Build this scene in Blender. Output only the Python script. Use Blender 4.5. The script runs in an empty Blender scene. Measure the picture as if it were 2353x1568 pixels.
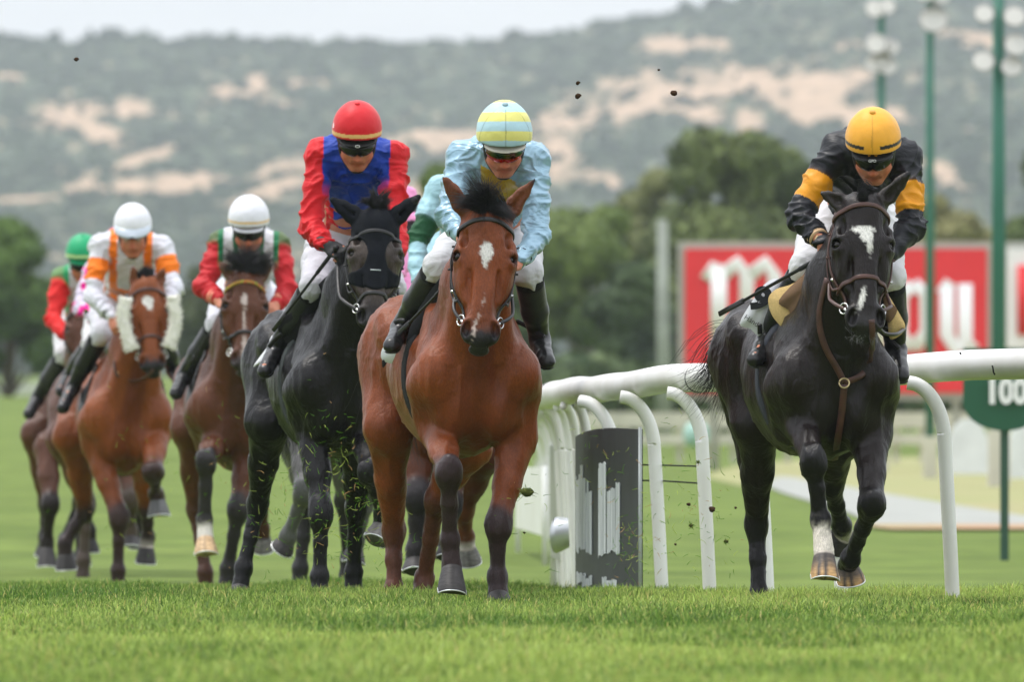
import bpy, math, random
import numpy as np
from mathutils import Vector, Matrix
R = math.radians
random.seed(7); rng = np.random.default_rng(7)
scene = bpy.context.scene
COL = scene.collection

# ---------------- camera, sky, sun, exposure ----------------
FD, HC, YH = 28000.0, 0.67, 1020.0          # focal length and horizon of the 2353 x 1568 photograph, camera height
cam_d = bpy.data.cameras.new('camera'); cam = bpy.data.objects.new('camera', cam_d); COL.objects.link(cam)
cam.location = (0, 0, HC); cam.rotation_euler = (R(90) + math.atan((YH - 784) / FD), 0, 0)
cam_d.sensor_width = 36; cam_d.lens = FD / 2353 * 36; cam_d.clip_start = 0.5; cam_d.clip_end = 9000
cam_d.dof.use_dof = True; cam_d.dof.focus_distance = 50.1; cam_d.dof.aperture_fstop = 7.8
scene.camera = cam
scene.render.resolution_x = 1024; scene.render.resolution_y = 683
SUN_EL, SUN_AZ = R(68), R(290)
world = bpy.data.worlds.new('World'); scene.world = world; world.use_nodes = True
wn = world.node_tree; wn.nodes.clear()
wo = wn.nodes.new('ShaderNodeOutputWorld'); bg = wn.nodes.new('ShaderNodeBackground')
sky = wn.nodes.new('ShaderNodeTexSky'); sky.sky_type = 'NISHITA'; sky.sun_disc = False
sky.sun_elevation = SUN_EL; sky.sun_rotation = SUN_AZ; sky.dust_density = 4; sky.air_density = 1.2
wtc = wn.nodes.new('ShaderNodeTexCoord'); wmp = wn.nodes.new('ShaderNodeMapping'); wmp.inputs['Scale'].default_value = (1, 1, 5)
wno = wn.nodes.new('ShaderNodeTexNoise'); wno.inputs['Scale'].default_value = 9; wno.inputs['Detail'].default_value = 5
wcr = wn.nodes.new('ShaderNodeValToRGB')
wcr.color_ramp.elements[0].position = .35; wcr.color_ramp.elements[0].color = (8.6, 9.0, 9.6, 1)
wcr.color_ramp.elements[1].position = .65; wcr.color_ramp.elements[1].color = (10.2, 10.4, 10.8, 1)
wmx = wn.nodes.new('ShaderNodeMix'); wmx.data_type = 'RGBA'; wmx.inputs[0].default_value = .9
wn.links.new(wtc.outputs['Generated'], wmp.inputs[0]); wn.links.new(wmp.outputs[0], wno.inputs['Vector'])
wn.links.new(wno.outputs[0], wcr.inputs[0]); wn.links.new(sky.outputs[0], wmx.inputs[6]); wn.links.new(wcr.outputs[0], wmx.inputs[7])
# an overcast sky is brighter overhead than at the horizon
wsx = wn.nodes.new('ShaderNodeSeparateXYZ'); wmr = wn.nodes.new('ShaderNodeMapRange'); wmr.inputs[1].default_value = 0; wmr.inputs[2].default_value = 1; wmr.inputs[3].default_value = 1; wmr.inputs[4].default_value = 2.5
wm2 = wn.nodes.new('ShaderNodeMix'); wm2.data_type = 'RGBA'; wm2.blend_type = 'MULTIPLY'; wm2.inputs[0].default_value = 1
wn.links.new(wtc.outputs['Generated'], wsx.inputs[0]); wn.links.new(wsx.outputs[2], wmr.inputs[0]); wn.links.new(wmx.outputs[2], wm2.inputs[6]); wn.links.new(wmr.outputs[0], wm2.inputs[7])
wn.links.new(wm2.outputs[2], bg.inputs[0]); bg.inputs[1].default_value = 0.085
wn.links.new(bg.outputs[0], wo.inputs[0])
sun_d = bpy.data.lights.new('sun', 'SUN'); sun = bpy.data.objects.new('sun', sun_d); COL.objects.link(sun)
sun_d.energy = 1.7; sun_d.angle = R(14); sun_d.color = (1, .96, .9)
# light comes from high on the left, a touch behind the field
_sd = Vector((-.38, .14, 1.0)); sun.rotation_euler = _sd.to_track_quat('Z', 'Y').to_euler(); sun.location = (0, 0, 30)
scene.view_settings.view_transform = 'Standard'; scene.view_settings.look = 'None'
scene.view_settings.exposure = 0.15; scene.view_settings.gamma = 1.0
scene.cycles.max_bounces = 6; scene.cycles.transparent_max_bounces = 6; scene.cycles.volume_bounces = 1
scene.cycles.use_denoising = True

# ---------------- helpers ----------------
def P(x, y, Y):
    """photo pixel and depth in metres -> world point"""
    return np.array([(x - 1176.5) / FD * Y, Y, HC + (YH - y) / FD * Y])
def nrm(v):
    v = np.asarray(v, float); return v / (np.linalg.norm(v) + 1e-12)
def hx(r, g, b):
    f = lambda c: ((c / 255 + .055) / 1.055) ** 2.4 if c > 10 else c / 255 / 12.92
    return (f(r), f(g), f(b))
def tag(o, label=None, cat=None, group=None, kind=None):
    if label: o['label'] = label
    if cat: o['category'] = cat
    if group: o['group'] = group
    if kind: o['kind'] = kind
    return o
def empty(name, loc):
    o = bpy.data.objects.new(name, None); COL.objects.link(o); o.location = loc; o.empty_display_size = .1
    return o
def basis(parent):
    v = np.zeros(3)
    while parent is not None:
        v += np.array(parent.location); parent = parent.parent
    return v
def mkobj(name, V, F, mat, parent=None, smooth=True, cols=None, loc=None):
    """one mesh object from world-space vertices (F: list of tuples or an (n,k) array)"""
    V = np.asarray(V, np.float64)
    b = basis(parent)
    loc = np.zeros(3) if loc is None else np.asarray(loc, float)
    me = bpy.data.meshes.new(name)
    Vl = (V - b - loc).astype(np.float32)
    if isinstance(F, np.ndarray):
        k = F.shape[1]
        me.vertices.add(len(Vl)); me.vertices.foreach_set('co', Vl.ravel())
        me.loops.add(F.size); me.loops.foreach_set('vertex_index', F.astype(np.int32).ravel())
        me.polygons.add(len(F)); me.polygons.foreach_set('loop_start', np.arange(0, F.size, k, dtype=np.int32))
        me.update(calc_edges=True)
    else:
        me.from_pydata(Vl.tolist(), [], [tuple(int(i) for i in f) for f in F]); me.update()
    if cols is not None:
        at = me.color_attributes.new('Col', 'FLOAT_COLOR', 'POINT')
        c4 = np.ones((len(Vl), 4), np.float32); c4[:, :3] = cols
        at.data.foreach_set('color', c4.ravel())
    me.polygons.foreach_set('use_smooth', np.full(len(me.polygons), smooth))
    me.materials.append(mat); me.validate(); me.update()
    o = bpy.data.objects.new(name, me); COL.objects.link(o)
    o.location = loc
    if parent is not None: o.parent = parent
    return o

# value noise in numpy
_perm = rng.random(4096).astype(np.float32)
def vnoise(X):
    X = np.asarray(X, np.float32); i = np.floor(X).astype(np.int64); f = X - i; f = f * f * (3 - 2 * f)
    def h(a, b, c): return _perm[((a * 73856093) ^ (b * 19349663) ^ (c * 83492791)) & 4095]
    r = 0
    for dx in (0, 1):
        for dy in (0, 1):
            for dz in (0, 1):
                w = (f[:, 0] if dx else 1 - f[:, 0]) * (f[:, 1] if dy else 1 - f[:, 1]) * (f[:, 2] if dz else 1 - f[:, 2])
                r = r + w * h(i[:, 0] + dx, i[:, 1] + dy, i[:, 2] + dz)
    return r * 2 - 1
def fbm(X, o=3):
    r = 0; a = 1.0
    for k in range(o): r = r + a * vnoise(X * 2 ** k + 17.3 * k); a *= .5
    return r

# ---------------- materials ----------------
_mats = {}
def mat(name, col=None, rough=.5, spec=.5, metal=0, vary=.0, vscale=8, bump=0, bscale=60, stretch=(1, 1, 1), sheen=0, coat=0, croug=.2, emis=None, trans=0, col2=None, aniso=0, detail=3, backsss=0, fine=0, fscale=260, bump2=0, bscale2=25, bdist2=.015):
    if name in _mats: return _mats[name]
    m = bpy.data.materials.new(name); m.use_nodes = True; nt = m.node_tree; b = nt.nodes['Principled BSDF']
    b.inputs['Roughness'].default_value = rough; b.inputs['Specular IOR Level'].default_value = spec
    b.inputs['Metallic'].default_value = metal
    if sheen: b.inputs['Sheen Weight'].default_value = sheen; b.inputs['Sheen Roughness'].default_value = .4
    if coat: b.inputs['Coat Weight'].default_value = coat; b.inputs['Coat Roughness'].default_value = croug
    if backsss: b.inputs['Subsurface Weight'].default_value = backsss; b.inputs['Subsurface Radius'].default_value = (.01, .004, .002); b.inputs['Subsurface Scale'].default_value = 1
    if col is None:
        src = nt.nodes.new('ShaderNodeVertexColor'); src.layer_name = 'Col'; out = src.outputs[0]
    else:
        src = nt.nodes.new('ShaderNodeRGB'); src.outputs[0].default_value = (*col, 1); out = src.outputs[0]
    tc = nt.nodes.new('ShaderNodeTexCoord'); mp = nt.nodes.new('ShaderNodeMapping'); mp.inputs['Scale'].default_value = stretch
    nt.links.new(tc.outputs['Object'], mp.inputs[0])
    if vary:
        n = nt.nodes.new('ShaderNodeTexNoise'); n.inputs['Scale'].default_value = vscale; n.inputs['Detail'].default_value = detail
        nt.links.new(mp.outputs[0], n.inputs['Vector'])
        mr = nt.nodes.new('ShaderNodeMapRange'); mr.inputs[1].default_value = .3; mr.inputs[2].default_value = .7
        mr.inputs[3].default_value = 1 - vary; mr.inputs[4].default_value = 1 + vary * .6
        nt.links.new(n.outputs[0], mr.inputs[0])
        mx = nt.nodes.new('ShaderNodeMix'); mx.data_type = 'RGBA'
        if col2 is not None:
            mr.inputs[3].default_value = 0; mr.inputs[4].default_value = 1
            nt.links.new(mr.outputs[0], mx.inputs[0]); nt.links.new(out, mx.inputs[6]); mx.inputs[7].default_value = (*col2, 1)
        else:
            mx.blend_type = 'MULTIPLY'; mx.inputs[0].default_value = 1
            nt.links.new(out, mx.inputs[6]); nt.links.new(mr.outputs[0], mx.inputs[7])
        out = mx.outputs[2]
    if fine:
        n3 = nt.nodes.new('ShaderNodeTexNoise'); n3.inputs['Scale'].default_value = fscale; n3.inputs['Detail'].default_value = 2
        nt.links.new(mp.outputs[0], n3.inputs['Vector']); m3 = nt.nodes.new('ShaderNodeMapRange'); m3.inputs[1].default_value = .3; m3.inputs[2].default_value = .7
        m3.inputs[3].default_value = 1 - fine; m3.inputs[4].default_value = 1 + fine; nt.links.new(n3.outputs[0], m3.inputs[0])
        x3 = nt.nodes.new('ShaderNodeMix'); x3.data_type = 'RGBA'; x3.blend_type = 'MULTIPLY'; x3.inputs[0].default_value = 1
        nt.links.new(out, x3.inputs[6]); nt.links.new(m3.outputs[0], x3.inputs[7]); out = x3.outputs[2]
    nt.links.new(out, b.inputs['Base Color'])
    if bump:
        n2 = nt.nodes.new('ShaderNodeTexNoise'); n2.inputs['Scale'].default_value = bscale; n2.inputs['Detail'].default_value = 4
        nt.links.new(mp.outputs[0], n2.inputs['Vector'])
        bp = nt.nodes.new('ShaderNodeBump'); bp.inputs['Strength'].default_value = bump; bp.inputs['Distance'].default_value = .004
        nt.links.new(n2.outputs[0], bp.inputs['Height']); nt.links.new(bp.outputs[0], b.inputs['Normal'])
        if bump2:
            n4 = nt.nodes.new('ShaderNodeTexNoise'); n4.inputs['Scale'].default_value = bscale2; n4.inputs['Detail'].default_value = 3; n4.inputs['Distortion'].default_value = 1.2
            nt.links.new(mp.outputs[0], n4.inputs['Vector']); b4 = nt.nodes.new('ShaderNodeBump'); b4.inputs['Strength'].default_value = bump2; b4.inputs['Distance'].default_value = bdist2
            nt.links.new(n4.outputs[0], b4.inputs['Height']); nt.links.new(b4.outputs[0], bp.inputs['Normal'])
    if emis: b.inputs['Emission Color'].default_value = (*emis, 1); b.inputs['Emission Strength'].default_value = 1
    _mats[name] = m
    return m

# ---------------- signed distance modelling ----------------
class SDF:
    def __init__(s): s.P = []
    def cone(s, a, b, ra, rb, k=.03, col=(1, 1, 1), flat=None, sub=False):
        s.P.append(dict(t='c', a=np.array(a, np.float32), b=np.array(b, np.float32), ra=ra, rb=rb, k=k, col=col, flat=flat, sub=sub, R=max(ra, rb) * (max(1, flat[1]) if flat else 1)))
        return s
    def chain(s, pts, rads, k=.02, col=(1, 1, 1), flat=None):
        for i in range(len(pts) - 1):
            c = col[i] if isinstance(col, list) else col
            s.cone(pts[i], pts[i + 1], rads[i], rads[i + 1], k, c, flat)
        return s
    def ell(s, c, r, ax=None, k=.03, col=(1, 1, 1), sub=False):
        ax = np.eye(3) if ax is None else np.array([nrm(v) for v in ax])
        s.P.append(dict(t='e', c=np.array(c, np.float32), r=np.array(r, np.float32), ax=ax.astype(np.float32), k=k, col=col, sub=sub, R=float(max(r))))
        return s
    def cut(s, p, n, k=.004, flip=False):
        """remove everything on the side n points to"""
        s.P.append(dict(t='p', p=np.array(p, np.float32), n=nrm(n).astype(np.float32), k=k, col=(0, 0, 0), sub=True, R=99)); return s
    def bb(s, p):
        if p['t'] == 'p': return None
        m = p['R'] + p['k'] + .03
        if p['t'] == 'c': return np.minimum(p['a'], p['b']) - m, np.maximum(p['a'], p['b']) + m
        return p['c'] - m, p['c'] + m
    def d(s, p, X):
        if p['t'] == 'p': return -((X - p['p']) @ p['n']), None
        if p['t'] == 'e':
            q = (X - p['c']) @ p['ax'].T
            k0 = np.sqrt(((q / p['r']) ** 2).sum(-1)); k1 = np.sqrt(((q / p['r'] ** 2) ** 2).sum(-1)) + 1e-9
            return np.where(k0 < .05, -p['r'].min(), k0 * (k0 - 1) / k1), None
        a, b = p['a'], p['b']; fac = 1
        if p['flat'] is not None:
            n = nrm(p['flat'][0]).astype(np.float32); sc = p['flat'][1]
            X = X + n * ((X - a) @ n)[..., None] * (1 / sc - 1); b = b + n * ((b - a) @ n) * (1 / sc - 1); fac = (1 + min(1, sc)) / 2
        ab = b - a; t = np.clip(((X - a) @ ab) / (ab @ ab + 1e-9), 0, 1)
        q = X - a - t[..., None] * ab
        return (np.sqrt((q * q).sum(-1)) - (p['ra'] + (p['rb'] - p['ra']) * t)) * fac, t
    @staticmethod
    def comb(g, d, k, sub):
        if sub:
            h = np.clip(.5 - .5 * (g + d) / k, 0, 1); return g * (1 - h) - d * h + k * h * (1 - h)
        h = np.clip(.5 + .5 * (g - d) / k, 0, 1); return g * (1 - h) + d * h - k * h * (1 - h)
    def eval(s, X):
        X = np.asarray(X, np.float32); g = np.full(len(X), .12, np.float32)
        for p in s.P:
            bb = s.bb(p)
            if bb is None: g = s.comb(g, s.d(p, X)[0], p['k'], True); continue
            m = np.all((X > bb[0]) & (X < bb[1]), axis=1)
            if m.any(): g[m] = s.comb(g[m], s.d(p, X[m])[0], p['k'], p['sub'])
        return g
    def grid(s, h, lo=None, hi=None):
        if lo is None:
            B = [s.bb(p) for p in s.P if not p['sub']]
            lo = np.min([b[0] for b in B], 0); hi = np.max([b[1] for b in B], 0)
        n = np.ceil((hi - lo) / h).astype(int) + 1
        ax = [lo[i] + np.arange(n[i], dtype=np.float32) * h for i in range(3)]
        g = np.full(n, .12, np.float32)
        for p in s.P:
            bb = s.bb(p)
            if bb is None: i0, i1 = np.zeros(3, int), n
            else:
                i0 = np.clip(np.floor((bb[0] - lo) / h).astype(int), 0, n); i1 = np.clip(np.ceil((bb[1] - lo) / h).astype(int) + 1, 0, n)
            if np.any(i1 <= i0): continue
            X = np.stack(np.meshgrid(*[ax[i][i0[i]:i1[i]] for i in range(3)], indexing='ij'), -1)
            sl = tuple(slice(i0[i], i1[i]) for i in range(3))
            g[sl] = s.comb(g[sl], s.d(p, X)[0], p['k'], p['sub'])
        return g, lo
    def color(s, V, tau=.006):
        V = np.asarray(V, np.float32); W = np.zeros(len(V)); C = np.zeros((len(V), 3)); ds = []
        pr = [p for p in s.P if p['col'] is not None and p['t'] != 'p' and not (p['sub'] and p['col'] == (1, 1, 1))]
        for p in pr:
            bb = s.bb(p); idx = np.nonzero(np.all((V > bb[0]) & (V < bb[1]), axis=1))[0]
            d, t = s.d(p, V[idx]); 
            if p['sub']: d = np.abs(d)
            ds.append((idx, d, t))
        dm = np.full(len(V), 9.)
        for idx, d, t in ds: dm[idx] = np.minimum(dm[idx], d)
        for p, (idx, d, t) in zip(pr, ds):
            w = np.exp(-np.clip((d - dm[idx]) / tau, 0, 30)); c = p['col']
            if callable(c): c = c(V[idx], t)
            elif len(c) == 2 and not np.isscalar(c[0]):
                c = np.array(c[0]) * (1 - t[:, None]) + np.array(c[1]) * t[:, None]
            else: c = np.array(c)[None, :]
            C[idx] += w[:, None] * c; W[idx] += w
        return (C / np.maximum(W, 1e-9)[:, None])
def surfnet(g, lo, h):
    s = g < 0; n = np.array(g.shape)
    c = np.zeros(n - 1, np.int8)
    for dx in (0, 1):
        for dy in (0, 1):
            for dz in (0, 1): c += s[dx:n[0] - 1 + dx, dy:n[1] - 1 + dy, dz:n[2] - 1 + dz]
    act = (c > 0) & (c < 8); I = np.argwhere(act)
    idm = np.full(n - 1, -1, np.int32); idm[act] = np.arange(len(I))
    cr = np.array([(a, b, d) for a in (0, 1) for b in (0, 1) for d in (0, 1)])
    val = np.stack([g[I[:, 0] + o[0], I[:, 1] + o[1], I[:, 2] + o[2]] for o in cr], 1)
    acc = np.zeros((len(I), 3)); cnt = np.zeros(len(I))
    for a in range(8):
        for b in range(a + 1, 8):
            if np.abs(cr[a] - cr[b]).sum() != 1: continue
            va, vb = val[:, a], val[:, b]; m = (va < 0) != (vb < 0)
            t = np.where(m, va / np.where(np.abs(va - vb) < 1e-12, 1, va - vb), 0)
            acc[m] += cr[a] + (cr[b] - cr[a]) * t[m, None]; cnt[m] += 1
    V = lo + (I + acc / np.maximum(cnt, 1)[:, None]) * h
    Fs = []
    for ax in range(3):
        b, c2 = [(1, 2), (2, 0), (0, 1)][ax]
        s0 = np.moveaxis(s, ax, 0); d = s0[:-1] != s0[1:]
        E = np.argwhere(np.moveaxis(d, 0, ax))
        E = E[(E[:, b] > 0) & (E[:, c2] > 0) & (E[:, b] < n[b] - 1) & (E[:, c2] < n[c2] - 1)]
        if not len(E): continue
        def cell(db, dc):
            q = E.copy(); q[:, b] += db; q[:, c2] += dc; return idm[q[:, 0], q[:, 1], q[:, 2]]
        q = np.stack([cell(-1, -1), cell(0, -1), cell(0, 0), cell(-1, 0)], 1)
        ins = s[E[:, 0], E[:, 1], E[:, 2]]; q[~ins] = q[~ins][:, ::-1]; Fs.append(q)
    F = np.concatenate(Fs); F = F[(F >= 0).all(1)]
    return V, F
def relax(V, F, it=2, lam=.5):
    a = F.ravel(); b = np.roll(F, -1, 1).ravel(); n = len(V)
    cnt = np.bincount(a, minlength=n) + np.bincount(b, minlength=n)
    for _ in range(it):
        for l in (lam, -lam * 1.03):
            S = np.stack([np.bincount(a, V[b, i], n) + np.bincount(b, V[a, i], n) for i in range(3)], 1)
            V = V + l * (S / np.maximum(cnt, 1)[:, None] - V)
    return V
def vnormals(V, F):
    N = np.cross(V[F[:, 2]] - V[F[:, 0]], V[F[:, 3]] - V[F[:, 1]]); n = len(V)
    S = np.stack([sum(np.bincount(F[:, j], N[:, i], n) for j in range(4)) for i in range(3)], 1)
    return S / (np.linalg.norm(S, axis=1)[:, None] + 1e-12)
def sdf_obj(name, S, h, m, parent=None, disp=None, colf=None, relaxn=2, tau=.006):
    g, lo = S.grid(h); V, F = surfnet(g, lo, h); V = relax(V, F, relaxn)
    C = S.color(V, tau)
    if colf is not None: C = colf(V, C)
    if disp is not None: V = V + vnormals(V, F) * disp(V)[:, None]
    return mkobj(name, V, F, m, parent, True, C)
def shell_obj(name, base, off, mask, h, m, parent=None, col=None, colf=None, disp=None):
    """cloth or leather lying on a body: the body's surface pushed out by off, kept where the mask (an SDF) is inside"""
    g1, lo = mask.grid(h); n = g1.shape
    X = np.stack(np.meshgrid(*[lo[i] + np.arange(n[i]) * h for i in range(3)], indexing='ij'), -1).reshape(-1, 3)
    gm = g1.ravel(); near = gm < .03; gb = np.full(len(X), .12, np.float32); gb[near] = base.eval(X[near])
    g = np.maximum(np.maximum(gb - off, -gb - .02), gm).reshape(n)
    V, F = surfnet(g, lo, h)
    if not len(F): return None
    V = relax(V, F, 1)
    C = np.tile(np.array(col if col is not None else (1, 1, 1)), (len(V), 1))
    if colf is not None: C = colf(V, C)
    if disp is not None: V = V + vnormals(V, F) * disp(V)[:, None]
    return mkobj(name, V, F, m, parent, True, C)
def project(S, o, d, far=.5, off=0.0):
    """walk from far outside along -d to the body's surface"""
    o = np.asarray(o, float); d = nrm(d); ts = np.linspace(far, 0, 200)
    v = S.eval(o + ts[:, None] * d) - off
    i = np.nonzero(v < 0)[0]
    if not len(i): return None
    i = i[0]
    if i == 0: return o + ts[0] * d
    t = ts[i - 1] + (ts[i] - ts[i - 1]) * v[i - 1] / (v[i - 1] - v[i])
    return o + t * d

# ---------------- tubes, straps, strands ----------------
def smooth_path(pts, n=8):
    pts = [np.asarray(p, float) for p in pts]; out = []
    for i in range(len(pts) - 1):
        p0 = pts[max(i - 1, 0)]; p1 = pts[i]; p2 = pts[i + 1]; p3 = pts[min(i + 2, len(pts) - 1)]
        for k in range(n):
            t = k / n; out.append(.5 * ((2 * p1) + (p2 - p0) * t + (2 * p0 - 5 * p1 + 4 * p2 - p3) * t * t + (3 * p1 - p0 - 3 * p2 + p3) * t ** 3))
    out.append(pts[-1]); return np.array(out)
def tube_geo(path, rad, n=10, flat=None, up=None, caps=True):
    """tube along a path; flat=(width factor, thickness factor) with up as the strap's outward normal per point"""
    path = np.asarray(path, float); m = len(path); rad = np.full(m, rad) if np.isscalar(rad) else np.asarray(rad)
    T = np.gradient(path, axis=0); T /= np.linalg.norm(T, axis=1)[:, None] + 1e-12
    V = []; ref = np.array([0, 0, 1.]) if abs(T[0][2]) < .9 else np.array([1., 0, 0])
    for i in range(m):
        if up is not None: ref = up[i] if np.ndim(up) == 2 else up
        a = np.cross(T[i], ref); a /= np.linalg.norm(a) + 1e-12; b = np.cross(a, T[i])
        if up is None: ref = b
        for k in range(n):
            th = 2 * math.pi * k / n; c, s = math.cos(th), math.sin(th)
            if flat: c = math.copysign(abs(c) ** .5, c) * flat[0]; s = math.copysign(abs(s) ** .5, s) * flat[1]
            V.append(path[i] + rad[i] * (a * c + b * s))
    F = [(i * n + k, i * n + (k + 1) % n, (i + 1) * n + (k + 1) % n, (i + 1) * n + k) for i in range(m - 1) for k in range(n)]
    if caps:
        V.append(path[0]); V.append(path[-1]); c0, c1 = len(V) - 2, len(V) - 1
        F += [(c0, (k + 1) % n, k) for k in range(n)] + [(c1, (m - 1) * n + k, (m - 1) * n + (k + 1) % n) for k in range(n)]
    return V, F
class MB:
    def __init__(s): s.V = []; s.F = []
    def add(s, V, F):
        o = len(s.V); s.V += [tuple(v) for v in V]; s.F += [tuple(i + o for i in f) for f in F]; return s
    def tube(s, path, rad, n=10, **k): return s.add(*tube_geo(path, rad, n, **k))
    def box(s, c, sz, ax=None):
        ax = np.eye(3) if ax is None else ax; c = np.asarray(c, float)
        V = [c + ax[0] * sz[0] / 2 * a + ax[1] * sz[1] / 2 * b + ax[2] * sz[2] / 2 * d for a in (-1, 1) for b in (-1, 1) for d in (-1, 1)]
        return s.add(V, [(0, 1, 3, 2), (4, 6, 7, 5), (0, 4, 5, 1), (2, 3, 7, 6), (0, 2, 6, 4), (1, 5, 7, 3)])
    def lathe(s, c, prof, n=24, ax=None):
        ax = np.eye(3) if ax is None else ax; V = []
        for r, z in prof:
            for k in range(n):
                th = 2 * math.pi * k / n; V.append(np.asarray(c) + ax[0] * r * math.cos(th) + ax[1] * r * math.sin(th) + ax[2] * z)
        F = [(i * n + k, i * n + (k + 1) % n, (i + 1) * n + (k + 1) % n, (i + 1) * n + k) for i in range(len(prof) - 1) for k in range(n)]
        return s.add(V, F)
    def ngonprism(s, pts, thick, nrm_):
        """a flat outline with thickness"""
        n = len(pts); nv = nrm(nrm_) * thick
        V = [np.asarray(p, float) for p in pts] + [np.asarray(p, float) - nv for p in pts]
        F = [tuple(range(n)), tuple(range(2 * n - 1, n - 1, -1))] + [(i, i + n, (i + 1) % n + n, (i + 1) % n) for i in range(n)]
        return s.add(V, F)
    def build(s, name, m, parent=None, smooth=True, **k): return mkobj(name, s.V, s.F, m, parent, smooth, **k)
def strands(roots, dirs, lens, r0, grav=0., curl=.0, seg=7, jit=.15, wind=None):
    """tapered three-sided hair strands, all in one array pair"""
    n = len(roots); roots = np.asarray(roots, float); dirs = np.asarray(dirs, float)
    p = roots.copy(); d = dirs / np.linalg.norm(dirs, axis=1)[:, None]; st = (np.asarray(lens) / seg)[:, None]
    pts = [p.copy()]; w = rng.normal(0, 1, (n, 3)) * jit
    for k in range(seg):
        d = d + w / seg + np.array([0, 0, -grav]) / seg + rng.normal(0, curl, (n, 3)) / seg * 2
        if wind is not None: d = d + np.asarray(wind) / seg
        d /= np.linalg.norm(d, axis=1)[:, None]; p = p + d * st; pts.append(p.copy())
    pts = np.stack(pts, 1); T = np.gradient(pts, axis=1); T /= np.linalg.norm(T, axis=2)[..., None] + 1e-9
    a = np.cross(T, np.array([.3, .9, .2])); a /= np.linalg.norm(a, axis=2)[..., None] + 1e-9; b = np.cross(T, a)
    rr = (r0 * (1 - np.linspace(0, 1, seg + 1) ** 2 * .85))[None, :, None]
    rings = np.stack([pts + rr * (a * math.cos(t) + b * math.sin(t)) for t in (0, 2.09, 4.19)], 2)
    V = rings.reshape(-1, 3); m = (seg + 1) * 3
    base = (np.arange(n) * m)[:, None]; F = []
    for k in range(seg):
        for j in range(3):
            j2 = (j + 1) % 3
            F.append(np.stack([base[:, 0] + k * 3 + j, base[:, 0] + k * 3 + j2, base[:, 0] + (k + 1) * 3 + j2, base[:, 0] + (k + 1) * 3 + j], 1))
    return V, np.concatenate(F)
FONT_CACHE = {}
def text_geo(txt, size, extrude, offset=0.0):
    """writing as a mesh in its own XY plane, centred"""
    cu = bpy.data.curves.new('writing', 'FONT'); cu.body = txt; cu.size = size; cu.extrude = extrude; cu.offset = offset
    cu.align_x = 'CENTER'; cu.align_y = 'CENTER'
    o = bpy.data.objects.new('writing', cu); COL.objects.link(o)
    dg = bpy.context.evaluated_depsgraph_get(); me = bpy.data.meshes.new_from_object(o.evaluated_get(dg))
    V = np.array([v.co[:] for v in me.vertices]); F = [tuple(p.vertices) for p in me.polygons]
    bpy.data.objects.remove(o); bpy.data.curves.remove(cu); bpy.data.meshes.remove(me)
    return V, F
def text_obj(name, txt, size, c, ux, uy, m, parent, extrude=.004, offset=0.0, sx=1.0):
    V, F = text_geo(txt, size, extrude, offset); n = np.cross(ux, uy)
    W = np.asarray(c) + V[:, :1] * sx * np.asarray(ux) + V[:, 1:2] * np.asarray(uy) + V[:, 2:3] * n
    return mkobj(name, W, F, m, parent, False)

# ---------------- materials of horses and tack ----------------
M_coat = mat('horse_coat', None, rough=.38, spec=.22, vary=.22, vscale=9, bump=.6, bscale=150, stretch=(1, 1, .4), detail=6, fine=.2, fscale=190, bump2=.35, bscale2=16, bdist2=.02)
M_coatb = mat('black_coat', None, rough=.33, spec=.24, vary=.2, vscale=9, bump=.6, bscale=150, stretch=(1, 1, .4), detail=6, fine=.25, fscale=190, bump2=.4, bscale2=16, bdist2=.02)
M_hair = mat('horse_hair', None, rough=.5, spec=.4, vary=.3, vscale=60)
M_hoof = mat('hoof_horn', None, rough=.55, spec=.35, vary=.35, vscale=30, bump=.5, bscale=45, stretch=(1, 1, 3))
M_eye = mat('eye', (.010, .007, .006), rough=.12, spec=.35)
M_black_leather = mat('black_leather', hx(30, 29, 31), rough=.38, spec=.5, vary=.25, vscale=40, bump=.3, bscale=220)
M_brown_leather = mat('brown_leather', hx(74, 44, 36), rough=.42, spec=.5, vary=.3, vscale=30, bump=.3, bscale=220)
M_tan_leather = mat('tan_leather', hx(152, 76, 38), rough=.45, spec=.5, vary=.2, vscale=30)
M_steel = mat('steel', (.62, .62, .6), rough=.22, metal=1)
M_brass = mat('brass', (.5, .4, .22), rough=.35, metal=1)
M_shoe = mat('aluminium_shoe', (.75, .77, .76), rough=.3, metal=.6)
M_cloth = mat('cotton', None, rough=.8, spec=.2, vary=.08, vscale=20, bump=.4, bscale=120)
M_foam = mat('foam_pad', None, rough=.9, spec=.1, vary=.12, vscale=120, bump=.5, bscale=260)
M_elastic = mat('elastic_web', None, rough=.75, spec=.25, vary=.15, vscale=50, bump=.5, bscale=300, stretch=(3, 3, .3))
M_hood = mat('stretch_hood', (.0045, .006, .010), rough=.75, spec=.15, vary=.25, vscale=40, bump=.6, bscale=260)
M_rubber = mat('rubber_grip', (.012, .012, .013), rough=.6, spec=.4, bump=.6, bscale=120)
M_fleece = mat('fleece', (.88, .86, .78), rough=1, spec=.05, vary=.14, vscale=60, bump=1, bscale=150, sheen=.5)
M_flap = mat('mud_spatter', (.03, .02, .015), rough=.9)


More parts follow.
